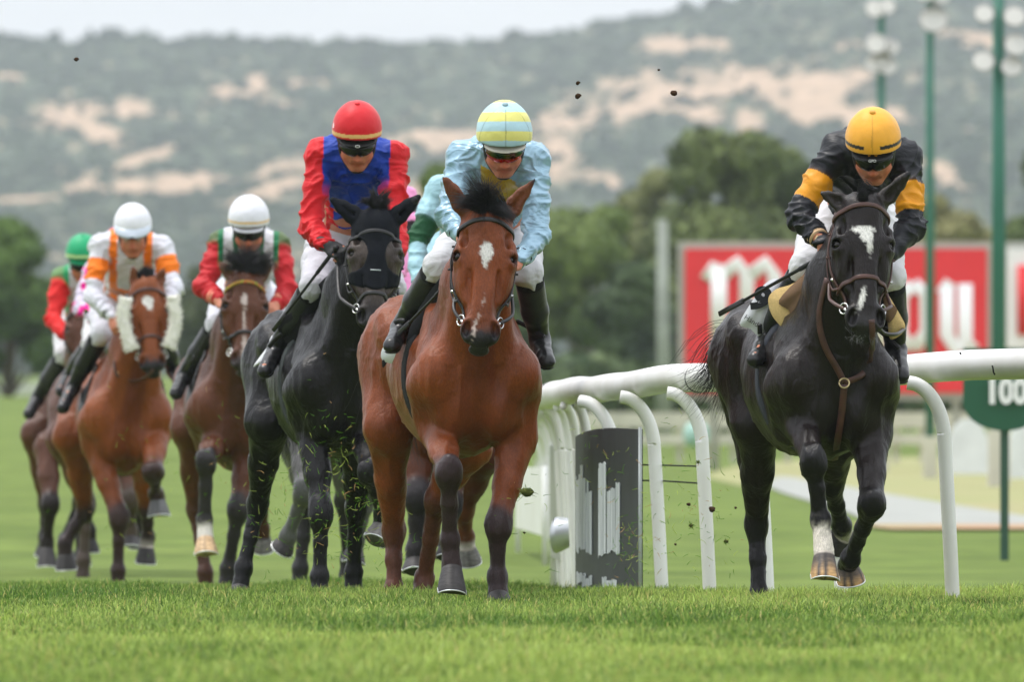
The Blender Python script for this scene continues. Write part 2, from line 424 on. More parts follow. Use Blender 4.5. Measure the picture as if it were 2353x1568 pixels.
# ---------------- the setting ----------------
def gz(X, Y):
    """height of the ground"""
    X = np.asarray(X, float); Y = np.asarray(Y, float)
    sx = X / np.maximum(Y, 1) * FD + 1176.5
    z = np.interp(Y, [0, 30, 51, 60, 70, 85], [0, 0, 0, -.06, -.15, -.16])
    left = np.interp(sx, [700, 1500], [1, 0])
    zl = np.interp(Y, [85, 300, 600, 1500, 5000], [-.16, 1.75, 4, 8, 8]); zr = np.interp(Y, [85, 100, 240, 600, 1500, 5000], [-.16, -.12, .36, 2.2, 7, 7])
    far = zl * left + zr * (1 - left)
    return np.where(Y > 85, far, z)
M_turf = mat('turf', hx(84, 102, 44), rough=.95, spec=.1, vary=.5, vscale=.35, col2=hx(106, 122, 58), detail=8, fine=.28, fscale=3)
def grid_obj(name, us, vs, f, m, kind='structure', cols=None):
    V = np.array([f(u, v) for v in vs for u in us]); nu = len(us); F = np.array([(j * nu + i, j * nu + i + 1, (j + 1) * nu + i + 1, (j + 1) * nu + i) for j in range(len(vs) - 1) for i in range(nu - 1)])
    o = mkobj(name, V, F, m, None, True, cols(V) if cols else None); tag(o, kind=kind); return o
_ys = np.concatenate([np.linspace(4, 90, 60), np.geomspace(92, 4000, 70)])
grid_obj('ground', np.linspace(-1, 1, 81), _ys, lambda u, v: (lambda X: (X, v, float(gz(X, v))))(u * (8 + v * .45)), M_turf)

# ground cover zones on the right, thin sheets above the turf
def sheet(name, pts, lift, m, kind='structure'):
    """polygon strip on the ground: pts is a list of (x px left, x px right, Y)"""
    V = []; 
    n = 24
    for xl, xr, Y in pts:
        for i in range(n + 1):
            X = ((xl + (xr - xl) * i / n) - 1176.5) / FD * Y; V.append((X, Y, float(gz(X, Y)) + lift))
    F = np.array([(j * (n + 1) + i, j * (n + 1) + i + 1, (j + 1) * (n + 1) + i + 1, (j + 1) * (n + 1) + i) for j in range(len(pts) - 1) for i in range(n)])
    return tag(mkobj(name, V, F, m, None, True), kind=kind)
def Yg(y, z=-.12): return (z - HC) * FD / (YH - y)
M_path = mat('path_gravel', hx(152, 154, 148), rough=.95, vary=.2, vscale=1.5)
M_soil = mat('dry_grass', hx(152, 144, 104), rough=1, vary=.45, vscale=.5, col2=hx(130, 138, 80))
M_clay = mat('red_clay', hx(168, 128, 98), rough=1, vary=.8, vscale=.6, col2=hx(140, 142, 96), detail=6)
_tY = np.linspace(70, 420, 700); _ty = YH - (gz((2100 - 1176.5) / FD * _tY, _tY) - HC) * FD / _tY; _ty = np.minimum.accumulate(_ty)
def sheet2(name, xs, yu, yl, lift, m, z=-.1):
    V = []; nr = 8
    for x in xs:
        for k in range(nr + 1):
            y = yl(x) + (yu(x) - yl(x)) * k / nr; Y = float(np.interp(-y, -_ty, _tY))
            X = (x - 1176.5) / FD * Y; V.append((X, Y, float(gz(X, Y)) + lift))
    n = nr + 1; F = np.array([(j * n + i, (j + 1) * n + i, (j + 1) * n + i + 1, j * n + i + 1) for j in range(len(xs) - 1) for i in range(nr)])
    return tag(mkobj(name, V, F, m, None, True), kind='structure')
_xs = list(range(1745, 3000, 25)); _it = lambda a, b: (lambda x: float(np.interp(x, a, b)))
_pu = _it([1745, 1800, 2068, 2353, 3000], [1108, 1096, 1143, 1189, 1192]); _pl = _it([1745, 1800, 1950, 2016, 3000], [1112, 1136, 1182, 1211, 1213])
sheet2('gravel_path', _xs, _pu, _pl, .014, M_path)
sheet2('dry_ground', list(range(1620, 3000, 30)), _it([1620, 1700, 1900, 3000], [1092, 1070, 1052, 1050]), _it([1620, 1700, 1760, 2068, 2353, 3000], [1098, 1118, 1120, 1150, 1196, 1200]), .006, M_soil)
sheet2('clay_strip', list(range(1960, 3000, 30)), _it([1960, 2016, 3000], [1208, 1210, 1212]), _it([1960, 2050, 3000], [1212, 1222, 1221]), .022, M_clay)

# grass blades on the near turf
def grass(name, n, y0, y1, hmin, hmax, xw, col0, col1, w=.0032):
    u = rng.random(n); Y = y0 + (y1 - y0) * u ** .85; X = rng.uniform(-1, 1, n) * (xw * Y / 50)
    h0 = rng.uniform(hmin, hmax, n) * (.8 + .45 * vnoise(np.stack([X * 2.2, Y * .7, 0 * X], 1)) + .25 * vnoise(np.stack([X * 9, Y * 3, 0 * X + 5], 1)))
    h0 = np.maximum(h0, .012)
    az = rng.uniform(0, 6.283, n); lean = rng.uniform(.05, .75, n); la = rng.uniform(0, 6.283, n)
    dx, dy = np.cos(la) * lean, np.sin(la) * lean; wx, wy = np.cos(az) * w, np.sin(az) * w * .6
    lim = 62 - 8.5 * np.clip((X / Y * FD + 1176.5 - 850) / 900, 0, 1) + rng.normal(0, .7, n); X = np.where(Y < lim, X, X); kp = Y < lim; X, Y, h0, az, lean, la, dx, dy, wx, wy = [v_[kp] for v_ in (X, Y, h0, az, lean, la, dx, dy, wx, wy)]; n = len(X)
    z = gz(X, Y); b = np.stack([X, Y, z - .004], 1); m = b + np.stack([dx * h0 * .28, dy * h0 * .28, h0 * .6], 1); t = b + np.stack([dx * h0 * .9, dy * h0 * .9, h0 * (1 - lean * .3)], 1)
    W = np.stack([wx, wy, 0 * wx], 1)
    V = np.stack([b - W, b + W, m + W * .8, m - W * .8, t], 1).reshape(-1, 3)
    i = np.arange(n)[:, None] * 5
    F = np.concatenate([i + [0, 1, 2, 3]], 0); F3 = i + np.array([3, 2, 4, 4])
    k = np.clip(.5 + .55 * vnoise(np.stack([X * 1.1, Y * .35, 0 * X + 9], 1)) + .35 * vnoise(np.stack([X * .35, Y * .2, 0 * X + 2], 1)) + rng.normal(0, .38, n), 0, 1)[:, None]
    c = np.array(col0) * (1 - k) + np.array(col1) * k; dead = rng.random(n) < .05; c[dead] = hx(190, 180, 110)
    c = c * rng.uniform(.6, 1.5, (n, 1)); C = np.repeat(c, 5, 0).reshape(n, 5, 3); C[:, 0:2] *= .55; C[:, 4] *= 1.15  # blade feet painted darker for depth: shade between blades put into the colour
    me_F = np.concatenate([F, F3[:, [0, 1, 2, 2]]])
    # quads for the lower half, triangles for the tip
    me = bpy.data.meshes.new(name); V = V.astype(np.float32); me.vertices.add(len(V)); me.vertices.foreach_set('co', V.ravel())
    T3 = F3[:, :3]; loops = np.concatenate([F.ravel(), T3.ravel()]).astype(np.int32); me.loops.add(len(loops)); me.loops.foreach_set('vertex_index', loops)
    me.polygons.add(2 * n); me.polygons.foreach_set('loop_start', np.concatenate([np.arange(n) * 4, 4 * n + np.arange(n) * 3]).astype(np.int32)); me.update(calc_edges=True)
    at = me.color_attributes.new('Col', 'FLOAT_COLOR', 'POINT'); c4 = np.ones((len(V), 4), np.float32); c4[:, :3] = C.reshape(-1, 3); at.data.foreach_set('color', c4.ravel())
    me.materials.append(M_grass); o = bpy.data.objects.new(name, me); COL.objects.link(o)
    return tag(o, kind='stuff')
M_grass = mat('grass_blade', None, rough=.5, spec=.35)
_nt = M_grass.node_tree; _b = _nt.nodes['Principled BSDF']; _tr = _nt.nodes.new('ShaderNodeBsdfTranslucent'); _ms = _nt.nodes.new('ShaderNodeMixShader'); _ms.inputs[0].default_value = .35
_nt.links.new(_b.inputs['Base Color'].links[0].from_socket, _tr.inputs[0]); _nt.links.new(_b.outputs[0], _ms.inputs[1]); _nt.links.new(_tr.outputs[0], _ms.inputs[2])
_nt.links.new(_ms.outputs[0], _nt.nodes['Material Output'].inputs[0])
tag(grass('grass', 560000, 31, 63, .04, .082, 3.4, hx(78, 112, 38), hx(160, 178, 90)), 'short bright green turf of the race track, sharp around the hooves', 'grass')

# ---------------- running rail ----------------
M_rail = mat('white_plastic', hx(236, 236, 236), rough=.38, spec=.5, vary=.10, vscale=2.2, bump=.15, bscale=12, col2=hx(214, 212, 206), detail=8)
M_scuff = mat('scuff', (.01, .01, .01), rough=.8)
rail_px = [(2700, 48.6), (2520, 49.2), (2353, 49.9), (2120, 51.0), (1870, 52.3), (1700, 53.3), (1560, 54.3), (1440, 55.8), (1340, 58.2), (1262, 61.5), (1240, 68), (1232, 78), (1222, 92), (1212, 112), (1196, 150)]
rz = np.interp([p[1] for p in rail_px], [49, 50, 51, 52, 54, 56, 58, 61.5, 68, 78, 92, 112, 150], [1.0, .995, .985, .967, .960, .935, .925, .912, .895, .87, .84, .80, .76])
rail_pts = [np.array([(x - 1176.5) / FD * Y, Y, z]) for (x, Y), z in zip(rail_px, rz)]
rp = smooth_path(rail_pts, 12)
rl = np.concatenate([[0], np.cumsum(np.linalg.norm(np.diff(rp, axis=0), axis=1))])
def rail_at(s): return np.array([np.interp(s, rl, rp[:, i]) for i in range(3)])
base = rail_pts[3].copy(); base[2] = 0
rail = tag(empty('running_rail', base), 'white plastic running rail curving along the inside of the track on gooseneck posts', 'rail')
wob = np.array([np.sin(rl * 1.3) * .004 + np.sin(rl * 3.1 + 1) * .003]).T * np.array([[0, 0, 1]])
mr = MB(); mr.tube(rp + wob, .0635, 24); mr.build('top_rail', M_rail, rail)
for s0 in (rl[np.argmin(abs(rp[:, 1] - 53.95))], rl[np.argmin(abs(rp[:, 1] - 61.0))] , rl[np.argmin(abs(rp[:, 1] - 50.0))] - 1.6):
    MB().tube([rail_at(s0 - .012), rail_at(s0 + .012)], .0665, 24).build('rail_joint', M_rail, rail)
    MB().tube([rail_at(s0 - .018), rail_at(s0 - .0125)], .0655, 24).build('joint_gap', M_scuff, rail)
def crack(x, y, Y, pts, w):
    MB().tube([P(x + a, y + b, Y) for a, b in pts], w, 5).build('scuff_mark', M_scuff, rail)
Yc = 49.93 - .064
crack(2282, 848, Yc - .0, [(-2, -8), (0, 0), (1, 8), (4, 14)], .0035); crack(2206, 812, Yc + .32, [(0, -2), (2, 3)], .004)
post_px = [(2520, 49.2), (2190, 50.7), (1935, 52.0), (1765, 53.0), (1632, 54.0), (1522, 55.1), (1428, 56.6), (1368, 58.2), (1342, 59.2), (1325, 60.2), (1314, 61.4), (1306, 62.8), (1302, 64.6), (1298, 66.6), (1294, 69), (1290, 71.5), (1286, 74), (1279, 80), (1272, 88), (1264, 98), (1254, 112), (1240, 130)]
for x, Y in post_px:
    b = np.array([(x - 1176.5) / FD * Y, Y, float(gz((x - 1176.5) / FD * Y, Y)) - .02])
    i = np.argmin(np.abs(rp[:, 1] - (Y - .0)) + 2.0 * np.abs(rp[:, 0] - (b[0] - .15))); tgt = rp[i] + np.array([0, 0, -.05]); off = tgt - b; off[2] = 0; d = np.array([-1., 0, 0]) if np.linalg.norm(off) < .03 else off
    tx = tgt[0]; ty = tgt[1]; top = tgt[2]
    tx = min(tx, b[0] - .19) if Y < 58 else min(tx, b[0] - .10)
    ang = np.linspace(0, math.pi / 2, 9)
    arc = [np.array([b[0] - .035 + (tx - b[0] + .035) * (1 - math.cos(a)) , b[1] + (ty - b[1]) * (1 - math.cos(a)), top - .27 + .255 * math.sin(a)]) for a in ang]
    path = [b, b + np.array([-.014, 0, .30])] + arc
    pth = np.array(path); rad = np.full(len(pth), .030); 
    MB().tube(smooth_path(pth, 4), .030 if Y < 57 else .023, 16).build('post', M_rail, rail)
# thin wires between two of the posts
for zz, sag in ((.45, .0), (.345, .01)):
    MB().tube([P(1440, 1068 if zz > .4 else 1104, 56.2), P(1525, 1070 if zz > .4 else 1106, 55.1), P(1632, 1073 if zz > .4 else 1113, 54.0)], .004, 6).build('wire', M_scuff, rail)
MB().tube([P(1448, 1100, 56.4), P(1462, 1072, 56.2)], .006, 6).build('wire', M_scuff, rail)

# ---------------- advertising boards along the rail ----------------
M_board = mat('board_black', hx(20, 22, 28), rough=.45, spec=.3, vary=.3, vscale=6, col2=hx(38, 42, 48))
M_white = mat('white_paint', hx(215, 220, 222), rough=.5, vary=.2, vscale=14, stretch=(1, 1, .15), col2=hx(150, 158, 160), detail=6)
M_greyb = mat('board_grey', hx(150, 154, 142), rough=.5, vary=.25, vscale=4)
a0, a1 = P(1471, 1372, 55.15), P(1322, 1372, 58.6)
bd = tag(empty('advertising_board', (a0 + a1) / 2 * np.array([1, 1, 0])), 'curved black banner board with big white lettering standing against the white posts', 'board')
def board_pt(t, z):
    q = a0 * (1 - t) + a1 * t; bow = .06 * math.sin(math.pi * min(1, max(0, t))); return np.array([q[0] - bow * .7, q[1], z])
def board_patch(t0, t1, z0, z1, name, m, par, off=0., top=None, n=10, rag=0.):
    V = []; nz = 6
    for i in range(n + 1):
        t = t0 + (t1 - t0) * i / n; zt = z1 if top is None else top(t); r0_, r1_ = rng.uniform(-rag, rag, 2)
        for j in range(nz + 1): 
            q = board_pt(t, (z0 + r0_) + (zt + r1_ - z0 - r0_) * j / nz); q[0] -= off; V.append(q)
    k = len(V); V2 = [q + np.array([.012 if off == 0 else .003, 0, 0]) for q in V]; nn = nz + 1
    F = [(i * nn + j, i * nn + j + 1, (i + 1) * nn + j + 1, (i + 1) * nn + j) for i in range(n) for j in range(nz)]
    F2 = [tuple(k + v for v in f[::-1]) for f in F]
    bnd = [i * nn for i in range(n + 1)] + [n * nn + j for j in range(1, nn)] + [i * nn + nz for i in range(n - 1, -1, -1)] + [j for j in range(nz - 1, 0, -1)]
    F3 = [(bnd[q], bnd[(q + 1) % len(bnd)], bnd[(q + 1) % len(bnd)] + k, bnd[q] + k) for q in range(len(bnd))]
    return mkobj(name, V + V2, F + F2 + F3, m, par, False)
board_patch(0, 1, -.03, .74, 'panel', M_board, bd, 0, lambda t: .735 - .05 * max(0, t - .25) ** 1.5 + .01 * math.sin(3 * t))
MB().tube([board_pt(0, -.03) - [0, .01, 0], board_pt(0, .745) - [0, .01, 0]], .008, 8).build('edge_trim', M_white, bd)
def streaks(ta, tb, zb, zt, dz):
    t = ta
    while t < tb:
        w_ = rng.uniform(.03, .065); board_patch(t, min(t + w_, tb), zb + rng.uniform(-.012, .012), zt + rng.uniform(-dz, dz * .6), 'lettering', M_white, bd, .006, None, 3, .006); t += w_ + rng.uniform(.001, .005)
streaks(.71, .95, .16, .54, .05); streaks(.585, .70, .15, .47, .04); streaks(.37, .475, .15, .57, .04); streaks(.205, .355, .17, .48, .05)
streaks(.58, .93, .0, .05, .02); streaks(.24, .42, .0, .045, .02)
def far_board(name, x0, Y0, x1, Y1, zt, zb, m, label, dep=.04):
    p0, p1 = P(x0, 1300, Y0), P(x1, 1300, Y1); d = nrm((p1 - p0) * [1, 1, 0]); n = np.array([-d[1], d[0], 0.])
    b = tag(empty(name, (p0 + p1) / 2 * np.array([1, 1, 0])), label, 'board')
    MB().box(np.array([(p0[0] + p1[0]) / 2, (p0[1] + p1[1]) / 2, (zt + zb) / 2]), (np.linalg.norm((p1 - p0)[:2]), dep, zt - zb), [d, n, np.array([0, 0, 1.])]).build('panel', m, b, False)
    for q in (p0, p1): MB().tube([np.array([q[0], q[1], -.15]), np.array([q[0], q[1], zt + .02])], .02, 10).build('upright', M_rail, b)
    return b
far_board('advertising_board', 1322, 63.5, 1272, 69, .66, .03, M_greyb, 'plain grey-green panel standing just behind the black banner board')
far_board('advertising_board', 1252, 82, 1190, 90, .50, .05, M_rail, 'blurred white panel far along the rail beside the leading horse')

# silver crowd barrier foot and lamp beside the boards
lm = tag(empty('spotlight', P(1310, 1250, 60.5) * [1, 1, 0]), 'silver track-side spotlight on a dark stand behind the black banner board', 'spotlight')
c_ = P(1308, 1225, 60.5); MB().lathe(c_, [(.0, -.09), (.04, -.085), (.06, -.03), (.085, .04), (.09, .07), (.075, .075), (.0, .05)], 20, [np.array([0, 0, 1.]), nrm([.4, 1, 0]), nrm([-1, .4, -.2])]).build('housing', mat('dull_silver', (.5, .52, .55), rough=.35, metal=.6), lm)
MB().tube([c_ + [.02, 0, -.03], c_ * [1, 1, 0] + [.03, 0, .2], c_ * [1, 1, 0] + [.03, 0, -.05]], .022, 8).build('stand', M_black_leather, lm)
MB().tube([c_ + [.03, 0, .05], c_ + [.06, .0, .22], c_ + [.10, 0, .30]], .03, 8).build('bracket', _mats['dull_silver'], lm)

# ---------------- far side: double rail fence ----------------
M_beige = mat('far_rail', hx(200, 196, 180), rough=.7, vary=.15, vscale=2)
fence = tag(empty('rail_fence', P(1900, 1060, 225) * [1, 1, 0]), 'long pale double-rail fence crossing the far side of the course under the red billboard', 'fence')
for (y0, y1) in ((948, 984), (998, 1022)):
    zA, zB = P(0, y1, 225)[2], P(0, y0, 225)[2]
    x0, x1 = P(1150, 0, 225)[0], P(3000, 0, 225)[0]
    MB().box(np.array([(x0 + x1) / 2, 225, (zA + zB) / 2]), (x1 - x0, .10, zB - zA)).build('rail_board', M_beige, fence, False)
for x in range(1190, 2900, 62):
    q = P(x, 1080, 225.2); MB().box(np.array([q[0], 225.2, P(0, 1015, 225)[2]]), (.12, .12, .95)).build('fence_post', M_beige, fence, False)
# left far fence
fl = tag(empty('picket_fence', P(20, 915, 330) * [1, 1, 0]), 'low white picket fence at the far left edge of the field', 'fence')
for k in range(46):
    q = P(-120 + k * 5.2, 918, 330); h = .48; MB().box(q + [0, 0, h / 2], (.035, .03, h)).build('picket', M_rail, fl, False)
MB().box(P(-5, 892, 330.03), (2.9, .03, .06)).build('fence_rail', M_rail, fl, False); MB().box(P(-5, 911, 330.03), (2.9, .03, .06)).build('fence_rail', M_rail, fl, False)

# ---------------- billboards ----------------
M_red = mat('billboard_red', hx(226, 44, 52), rough=.6, vary=.05, vscale=2); M_bwhite = mat('billboard_white', hx(238, 236, 236), rough=.6)
M_lead = mat('grey_frame', hx(168, 168, 160), rough=.7)
def billboard(x0, x1, y0, y1, Y, mface, label):
    c = P((x0 + x1) / 2, (y0 + y1) / 2, Y); w = (x1 - x0) / FD * Y; h = (y1 - y0) / FD * Y
    b = tag(empty('billboard', c * [1, 1, 0]), label, 'billboard')
    MB().box(c + [0, .1, 0], (w + .24, .14, h + .24)).build('frame', M_lead, b, False)
    MB().box(c, (w, .08, h)).build('face', mface, b, False)
    for k in (-.4, 0, .4): MB().tube([np.array([c[0] + w * k, Y + .3, -.2]), np.array([c[0] + w * k, Y + .3, c[2]])], .07, 10).build('support', M_lead, b)
    return b, c, w, h
bb, c, w, h = billboard(1574, 2268, 572, 903, 200, M_red, 'wide red billboard with white blackletter writing behind the black race horse')
u = 200 / FD
def stroke(px, r, name='lettering', par=bb, Y=199.93, m=M_bwhite):
    MB().tube([P(x, y, Y) for x, y in px], r * Y / FD, 12, flat=(1, .25), up=np.array([0, -1, 0])).build(name, m, par)
# m
stroke([(1652, 616), (1652, 780)], 19); stroke([(1620, 642), (1640, 612), (1664, 624)], 13); stroke([(1636, 800), (1652, 782), (1670, 800)], 13)
stroke([(1660, 632), (1696, 604), (1716, 634), (1716, 784)], 17); stroke([(1724, 632), (1760, 604), (1780, 634), (1780, 784)], 17); stroke([(1702, 800), (1716, 782), (1732, 800)], 12); stroke([(1766, 800), (1780, 782), (1796, 800)], 12)
# a, h between (hidden by horse and rider), o and u
stroke([(1850, 650), (1885, 640), (1905, 665), (1905, 800)], 19); stroke([(1905, 720), (1860, 735), (1855, 790), (1905, 795)], 15)
stroke([(1965, 600), (1965, 800)], 19); stroke([(1965, 690), (2005, 650), (2022, 690), (2020, 800)], 17)
for s_ in ([(2098, 652), (2072, 682), (2070, 768), (2098, 802)], [(2098, 652), (2128, 676), (2130, 762), (2098, 802)]): stroke(s_, 16)
stroke([(2176, 656), (2176, 770), (2196, 802), (2214, 790)], 17); stroke([(2218, 652), (2218, 784), (2238, 806)], 17); stroke([(2160, 674), (2176, 650), (2190, 664)], 11)
b2, c, w, h = billboard(2314, 2900, 572, 800, 205, M_bwhite, 'white billboard with red writing at the right edge of the picture')
for s_ in ([(2352, 610), (2352, 770)], [(2352, 622), (2420, 622)], [(2352, 690), (2400, 690)], [(2450, 615), (2450, 765)], [(2450, 615), (2500, 640), (2450, 690)]): stroke(s_, 14, 'lettering', b2, 204.9, M_red)
tag(b2.children[0], None)

# ---------------- the 100 marker ----------------
M_green = mat('sign_green', hx(24, 84, 58), rough=.5, vary=.08, vscale=6)
sg_ = tag(empty('distance_marker', P(2308, 1240, 86) * [1, 1, 0] + [0, 0, -.1]), 'dark green round-bottomed marker board reading 100 on a thin green post', 'sign')
cx, cw = 2308, 95
out = [(cx - cw, 800), (cx - cw, 925)] + [(cx - cw * math.cos(a), 925 + 66 * math.sin(a)) for a in np.linspace(.15, math.pi - .15, 12)] + [(cx + cw, 925), (cx + cw, 800)]
pts = [P(x, y, 86) for x, y in out][::-1]
MB().ngonprism(pts, .02, [0, -1, 0]).build('board', M_green, sg_, False)
MB().box(P(cx, 1110, 86.06) * [1, 1, 1], (.06, .04, 1.15)).build('post', mat('post_green', hx(44, 78, 62), rough=.5), sg_, False)
text_obj('numerals', '100', .24, P(2312, 902, 85.96), np.array([1., 0, 0]), np.array([0, 0, 1.]), M_bwhite, sg_, .004, .012, .82)

# ---------------- floodlight masts ----------------
M_mast = mat('mast_green', hx(44, 106, 88), rough=.5, vary=.12, vscale=3); M_lamp = mat('lamp_glass', hx(196, 194, 188), rough=.4); M_lampb = mat('lamp_housing', hx(150, 148, 144), rough=.5)
def mast(x, Y, wpx, ybase, lamps, label, ped=True):
    b = P(x, ybase, Y); r = wpx / FD * Y / 2; root = tag(empty('floodlight_mast', b), label, 'light mast')
    top = P(x, -120, Y)
    MB().tube([b, (b + top) / 2, top], np.array([r, r * .95, r * .8]), 16).build('pole', M_mast, root)
    if ped: MB().box(np.array([b[0], b[1], b[2] - .42 * Y / 180]), (r * 3, r * 3, .84 * Y / 180)).build('footing', M_beige, root, False)
    for (dx, y, rp_) in lamps:
        c = P(x + dx, y, Y - .1); rr = rp_ / FD * Y * 1.3
        l = MB().lathe(c, [(0, .0), (rr * .5, .02), (rr, rr * .9), (rr * 1.04, rr * 1.15), (rr * .9, rr * 1.15)], 18, [np.array([1., 0, 0]), nrm([0, .5, 1]), nrm([0, -1, -.5])]).build('lamp_housing', M_lampb, root)
        MB().lathe(c, [(0, rr * 1.16), (rr * .9, rr * 1.12)], 18, [np.array([1., 0, 0]), nrm([0, .5, 1]), nrm([0, -1, -.5])]).build('lamp_glass', M_lamp, l)
        MB().tube([c + [0, .03, 0], P(x, y, Y)], .03, 8).build('bracket', M_lampb, root)
mast(2025, 200, 21, 1000, [(-14, 8, 18), (12, 4, 16), (-12, 88, 20), (6, 92, 16), (22, 98, 16), (-16, 135, 17), (14, 140, 18), (0, 130, 15)], 'floodlight mast directly above the yellow-capped jockey, lamps in three tiers')
mast(2137, 180, 22, 1004, [(8, 28, 26), (-12, -40, 24), (22, -30, 22)], 'middle green floodlight mast with a single lamp showing at the top edge')
mast(2295, 130, 33, 988, [(-34, 20, 18), (36, 25, 20), (-36, 128, 20), (40, 88, 22), (30, 140, 20)], 'thickest and nearest green floodlight mast, at the right edge')

# white covered stands and barrels at the right
def drum(x0, x1, y0, y1, Y, label, name='equipment_cover', cat='cover'):
    c = P((x0 + x1) / 2, y1, Y); w = (x1 - x0) / FD * Y; h = (y1 - y0) / FD * Y
    m = MB(); n = 14; V = []; 
    out = [(-w / 2, 0), (-w / 2, h * .45)] + [(-w / 2 * math.cos(a), h * .45 + h * .55 * math.sin(a)) for a in np.linspace(.15, math.pi - .15, 10)] + [(w / 2, h * .45), (w / 2, 0)]
    m.ngonprism([c + [a, 0, b] for a, b in out], -w * .6, [0, -1, 0]); o = m.build(name, mat('white_tarp', hx(222, 226, 228), rough=.6, vary=.12, vscale=3), None, False); tag(o, label, cat)
drum(2178, 2270, 962, 1090, 160, 'rounded white covered box left of the green marker post'); drum(2312, 2420, 968, 1100, 162, 'rounded white covered box right of the green marker post')
for x, lab in ((1745, 'squat pale round object low behind the rail, left of the black horse hind leg'), (1600, 'squat round pale-green object behind the bare post left of the black horse')):
    c = P(x, 1000, 210); MB().lathe(c, [(0, -.22), (.15, -.2), (.22, -.08), (.22, .08), (.15, .2), (0, .22)], 18).build('ball_cover', mat('pale_teal', hx(160, 196, 186), rough=.6), tag(empty('round_lamp', c), lab, 'lamp'))

# ---------------- trees ----------------
M_leaf = mat('foliage', None, rough=.7, spec=.2); 
_nt = M_leaf.node_tree
M_bark = mat('bark', hx(96, 84, 70), rough=.9, vary=.3, vscale=3)
def tree(x, ytop, wpx, Y, ybase, label, cols=(hx(60, 86, 40), hx(104, 122, 62)), lobes=9, n=14000, trunkh=.08, group='trees beyond the course', leaf=.13, name='tree'):
    b = P(x, ybase, Y); h = (ybase - ytop) / FD * Y; w = wpx / FD * Y
    b[2] = min(b[2], HC + (YH - ybase) / FD * Y)
    root = tag(empty(name, b), label, 'tree', group)
    cz = h * (trunkh + (1 - trunkh) / 2)
    L_ = []
    for k in range(lobes):
        a = rng.uniform(0, 6.28); rr = rng.uniform(.05, .78) ** .8
        L_.append((np.array([math.cos(a) * rr * w / 2, math.sin(a) * rr * w / 2, cz + rng.uniform(-.3, .34) * h * (1 - trunkh)]), rng.uniform(.13, .27) * w, rng.uniform(.5, 1)))
    L_.append((np.array([0, 0, cz]), .36 * w, .8))
    zt = max(c[2] + r * .8 for c, r, _ in L_); xr = max(abs(c[0]) + r for c, r, _ in L_); L_ = [(np.array([c[0] * (w / 2 - r) / max(xr - r, .01) if abs(c[0]) > .3 * xr else c[0], c[1], c[2] + (h - zt) * min(1, c[2] / zt)]), r, q_) for c, r, q_ in L_]
    m = MB(); n = int(n * 1.8); m.tube([b, b + [0, 0, h * .35], b + [w * .03, 0, h * .7]], np.array([w * .035, w * .028, w * .01]) + .02, 8)
    for c, r, _ in L_[:6]: m.tube([b + [0, 0, h * trunkh], b + c * [.5, .5, 0] + [0, 0, (h * trunkh + c[2]) / 2], b + c], np.array([w * .018, w * .012, .01]) + .01, 5)
    m.build('trunk', M_bark, root)
    k = rng.choice(len(L_), n, p=np.array([l[1] ** 2 for l in L_]) / sum(l[1] ** 2 for l in L_))
    C0 = np.array([l[0] for l in L_])[k]; R0 = np.array([l[1] for l in L_])[k]
    d = rng.normal(0, 1, (n, 3)); d /= np.linalg.norm(d, axis=1)[:, None]
    rad = rng.uniform(.55, 1.05, n) ** .6 * R0 * (1 + .22 * vnoise(d * 2.5 + C0 * 3)); p = C0 + d * rad[:, None] * [1, 1, .8]
    p[:, 2] = np.maximum(p[:, 2], h * trunkh * .6)
    s_ = leaf * rng.uniform(.5, 1.3, n)[:, None]
    t1 = rng.normal(0, 1, (n, 3)); t1 /= np.linalg.norm(t1, axis=1)[:, None]; nn_ = d + rng.normal(0, .5, (n, 3)); t2 = np.cross(nn_, t1); t2 /= np.linalg.norm(t2, axis=1)[:, None]
    t1 = np.cross(t2, nn_); t1 /= np.linalg.norm(t1, axis=1)[:, None]
    q = b + p; V = np.stack([q - t1 * s_, q + t2 * s_ * .6, q + t1 * s_, q - t2 * s_ * .6], 1).reshape(-1, 3); F = np.arange(n * 4).reshape(-1, 4)
    kk = np.clip(.5 + .6 * vnoise(p * 3.0 / max(w, .1) + 31) + .18 * rng.normal(0, 1, n), 0, 1)[:, None]
    c = np.array(cols[0]) * (1 - kk) + np.array(cols[1]) * kk
    mkobj('crown', V, F, M_leaf, root, False, np.repeat(c, 4, 0))
GD, GL, OL = hx(56, 78, 40), hx(98, 124, 56), hx(134, 138, 92)
tree(20, 500, 300, 320, 915, 'broad round tree at the left edge above the picket fence', (GD, GL), 12, 12000, .0)
tree(-60, 560, 260, 330, 915, 'tree cut off by the left edge', (GD, hx(86, 108, 54)), 8, 5000, .0)
tree(180, 700, 300, 340, 900, 'low bushy tree behind the green-capped jockey', (hx(50, 66, 44), hx(84, 96, 66)), 8, 5000, .05)
tree(440, 610, 190, 345, 905, 'dull green tree between the two white-capped jockeys', (hx(62, 72, 54), hx(96, 104, 76)), 8, 4500, .1)
tree(640, 640, 260, 350, 900, 'dull green tree behind the white-capped jockey in red sleeves', (hx(62, 72, 54), hx(96, 104, 76)), 8, 5000, .1)
tree(980, 372, 230, 300, 930, 'yellow-green round tree between the red and the pale blue jockey', (hx(84, 104, 46), hx(124, 142, 70)), 9, 6000)
tree(830, 520, 230, 320, 930, 'tree hidden mostly behind the jockey in red and blue', (GD, GL), 8, 4000)
tree(1330, 452, 300, 300, 960, 'leafy tree with a yellowish top right of the pale blue jockey', (hx(70, 90, 48), hx(122, 138, 76)), 10, 8000)
tree(1225, 560, 240, 310, 960, 'dark bush-like tree behind the pale blue jockey arm', (hx(50, 66, 38), hx(84, 104, 52)), 8, 5000, .1)
tree(1480, 600, 280, 290, 980, 'darkest tree low between the rail and the big tree', (hx(44, 58, 40), hx(74, 92, 54)), 9, 7000, .02)
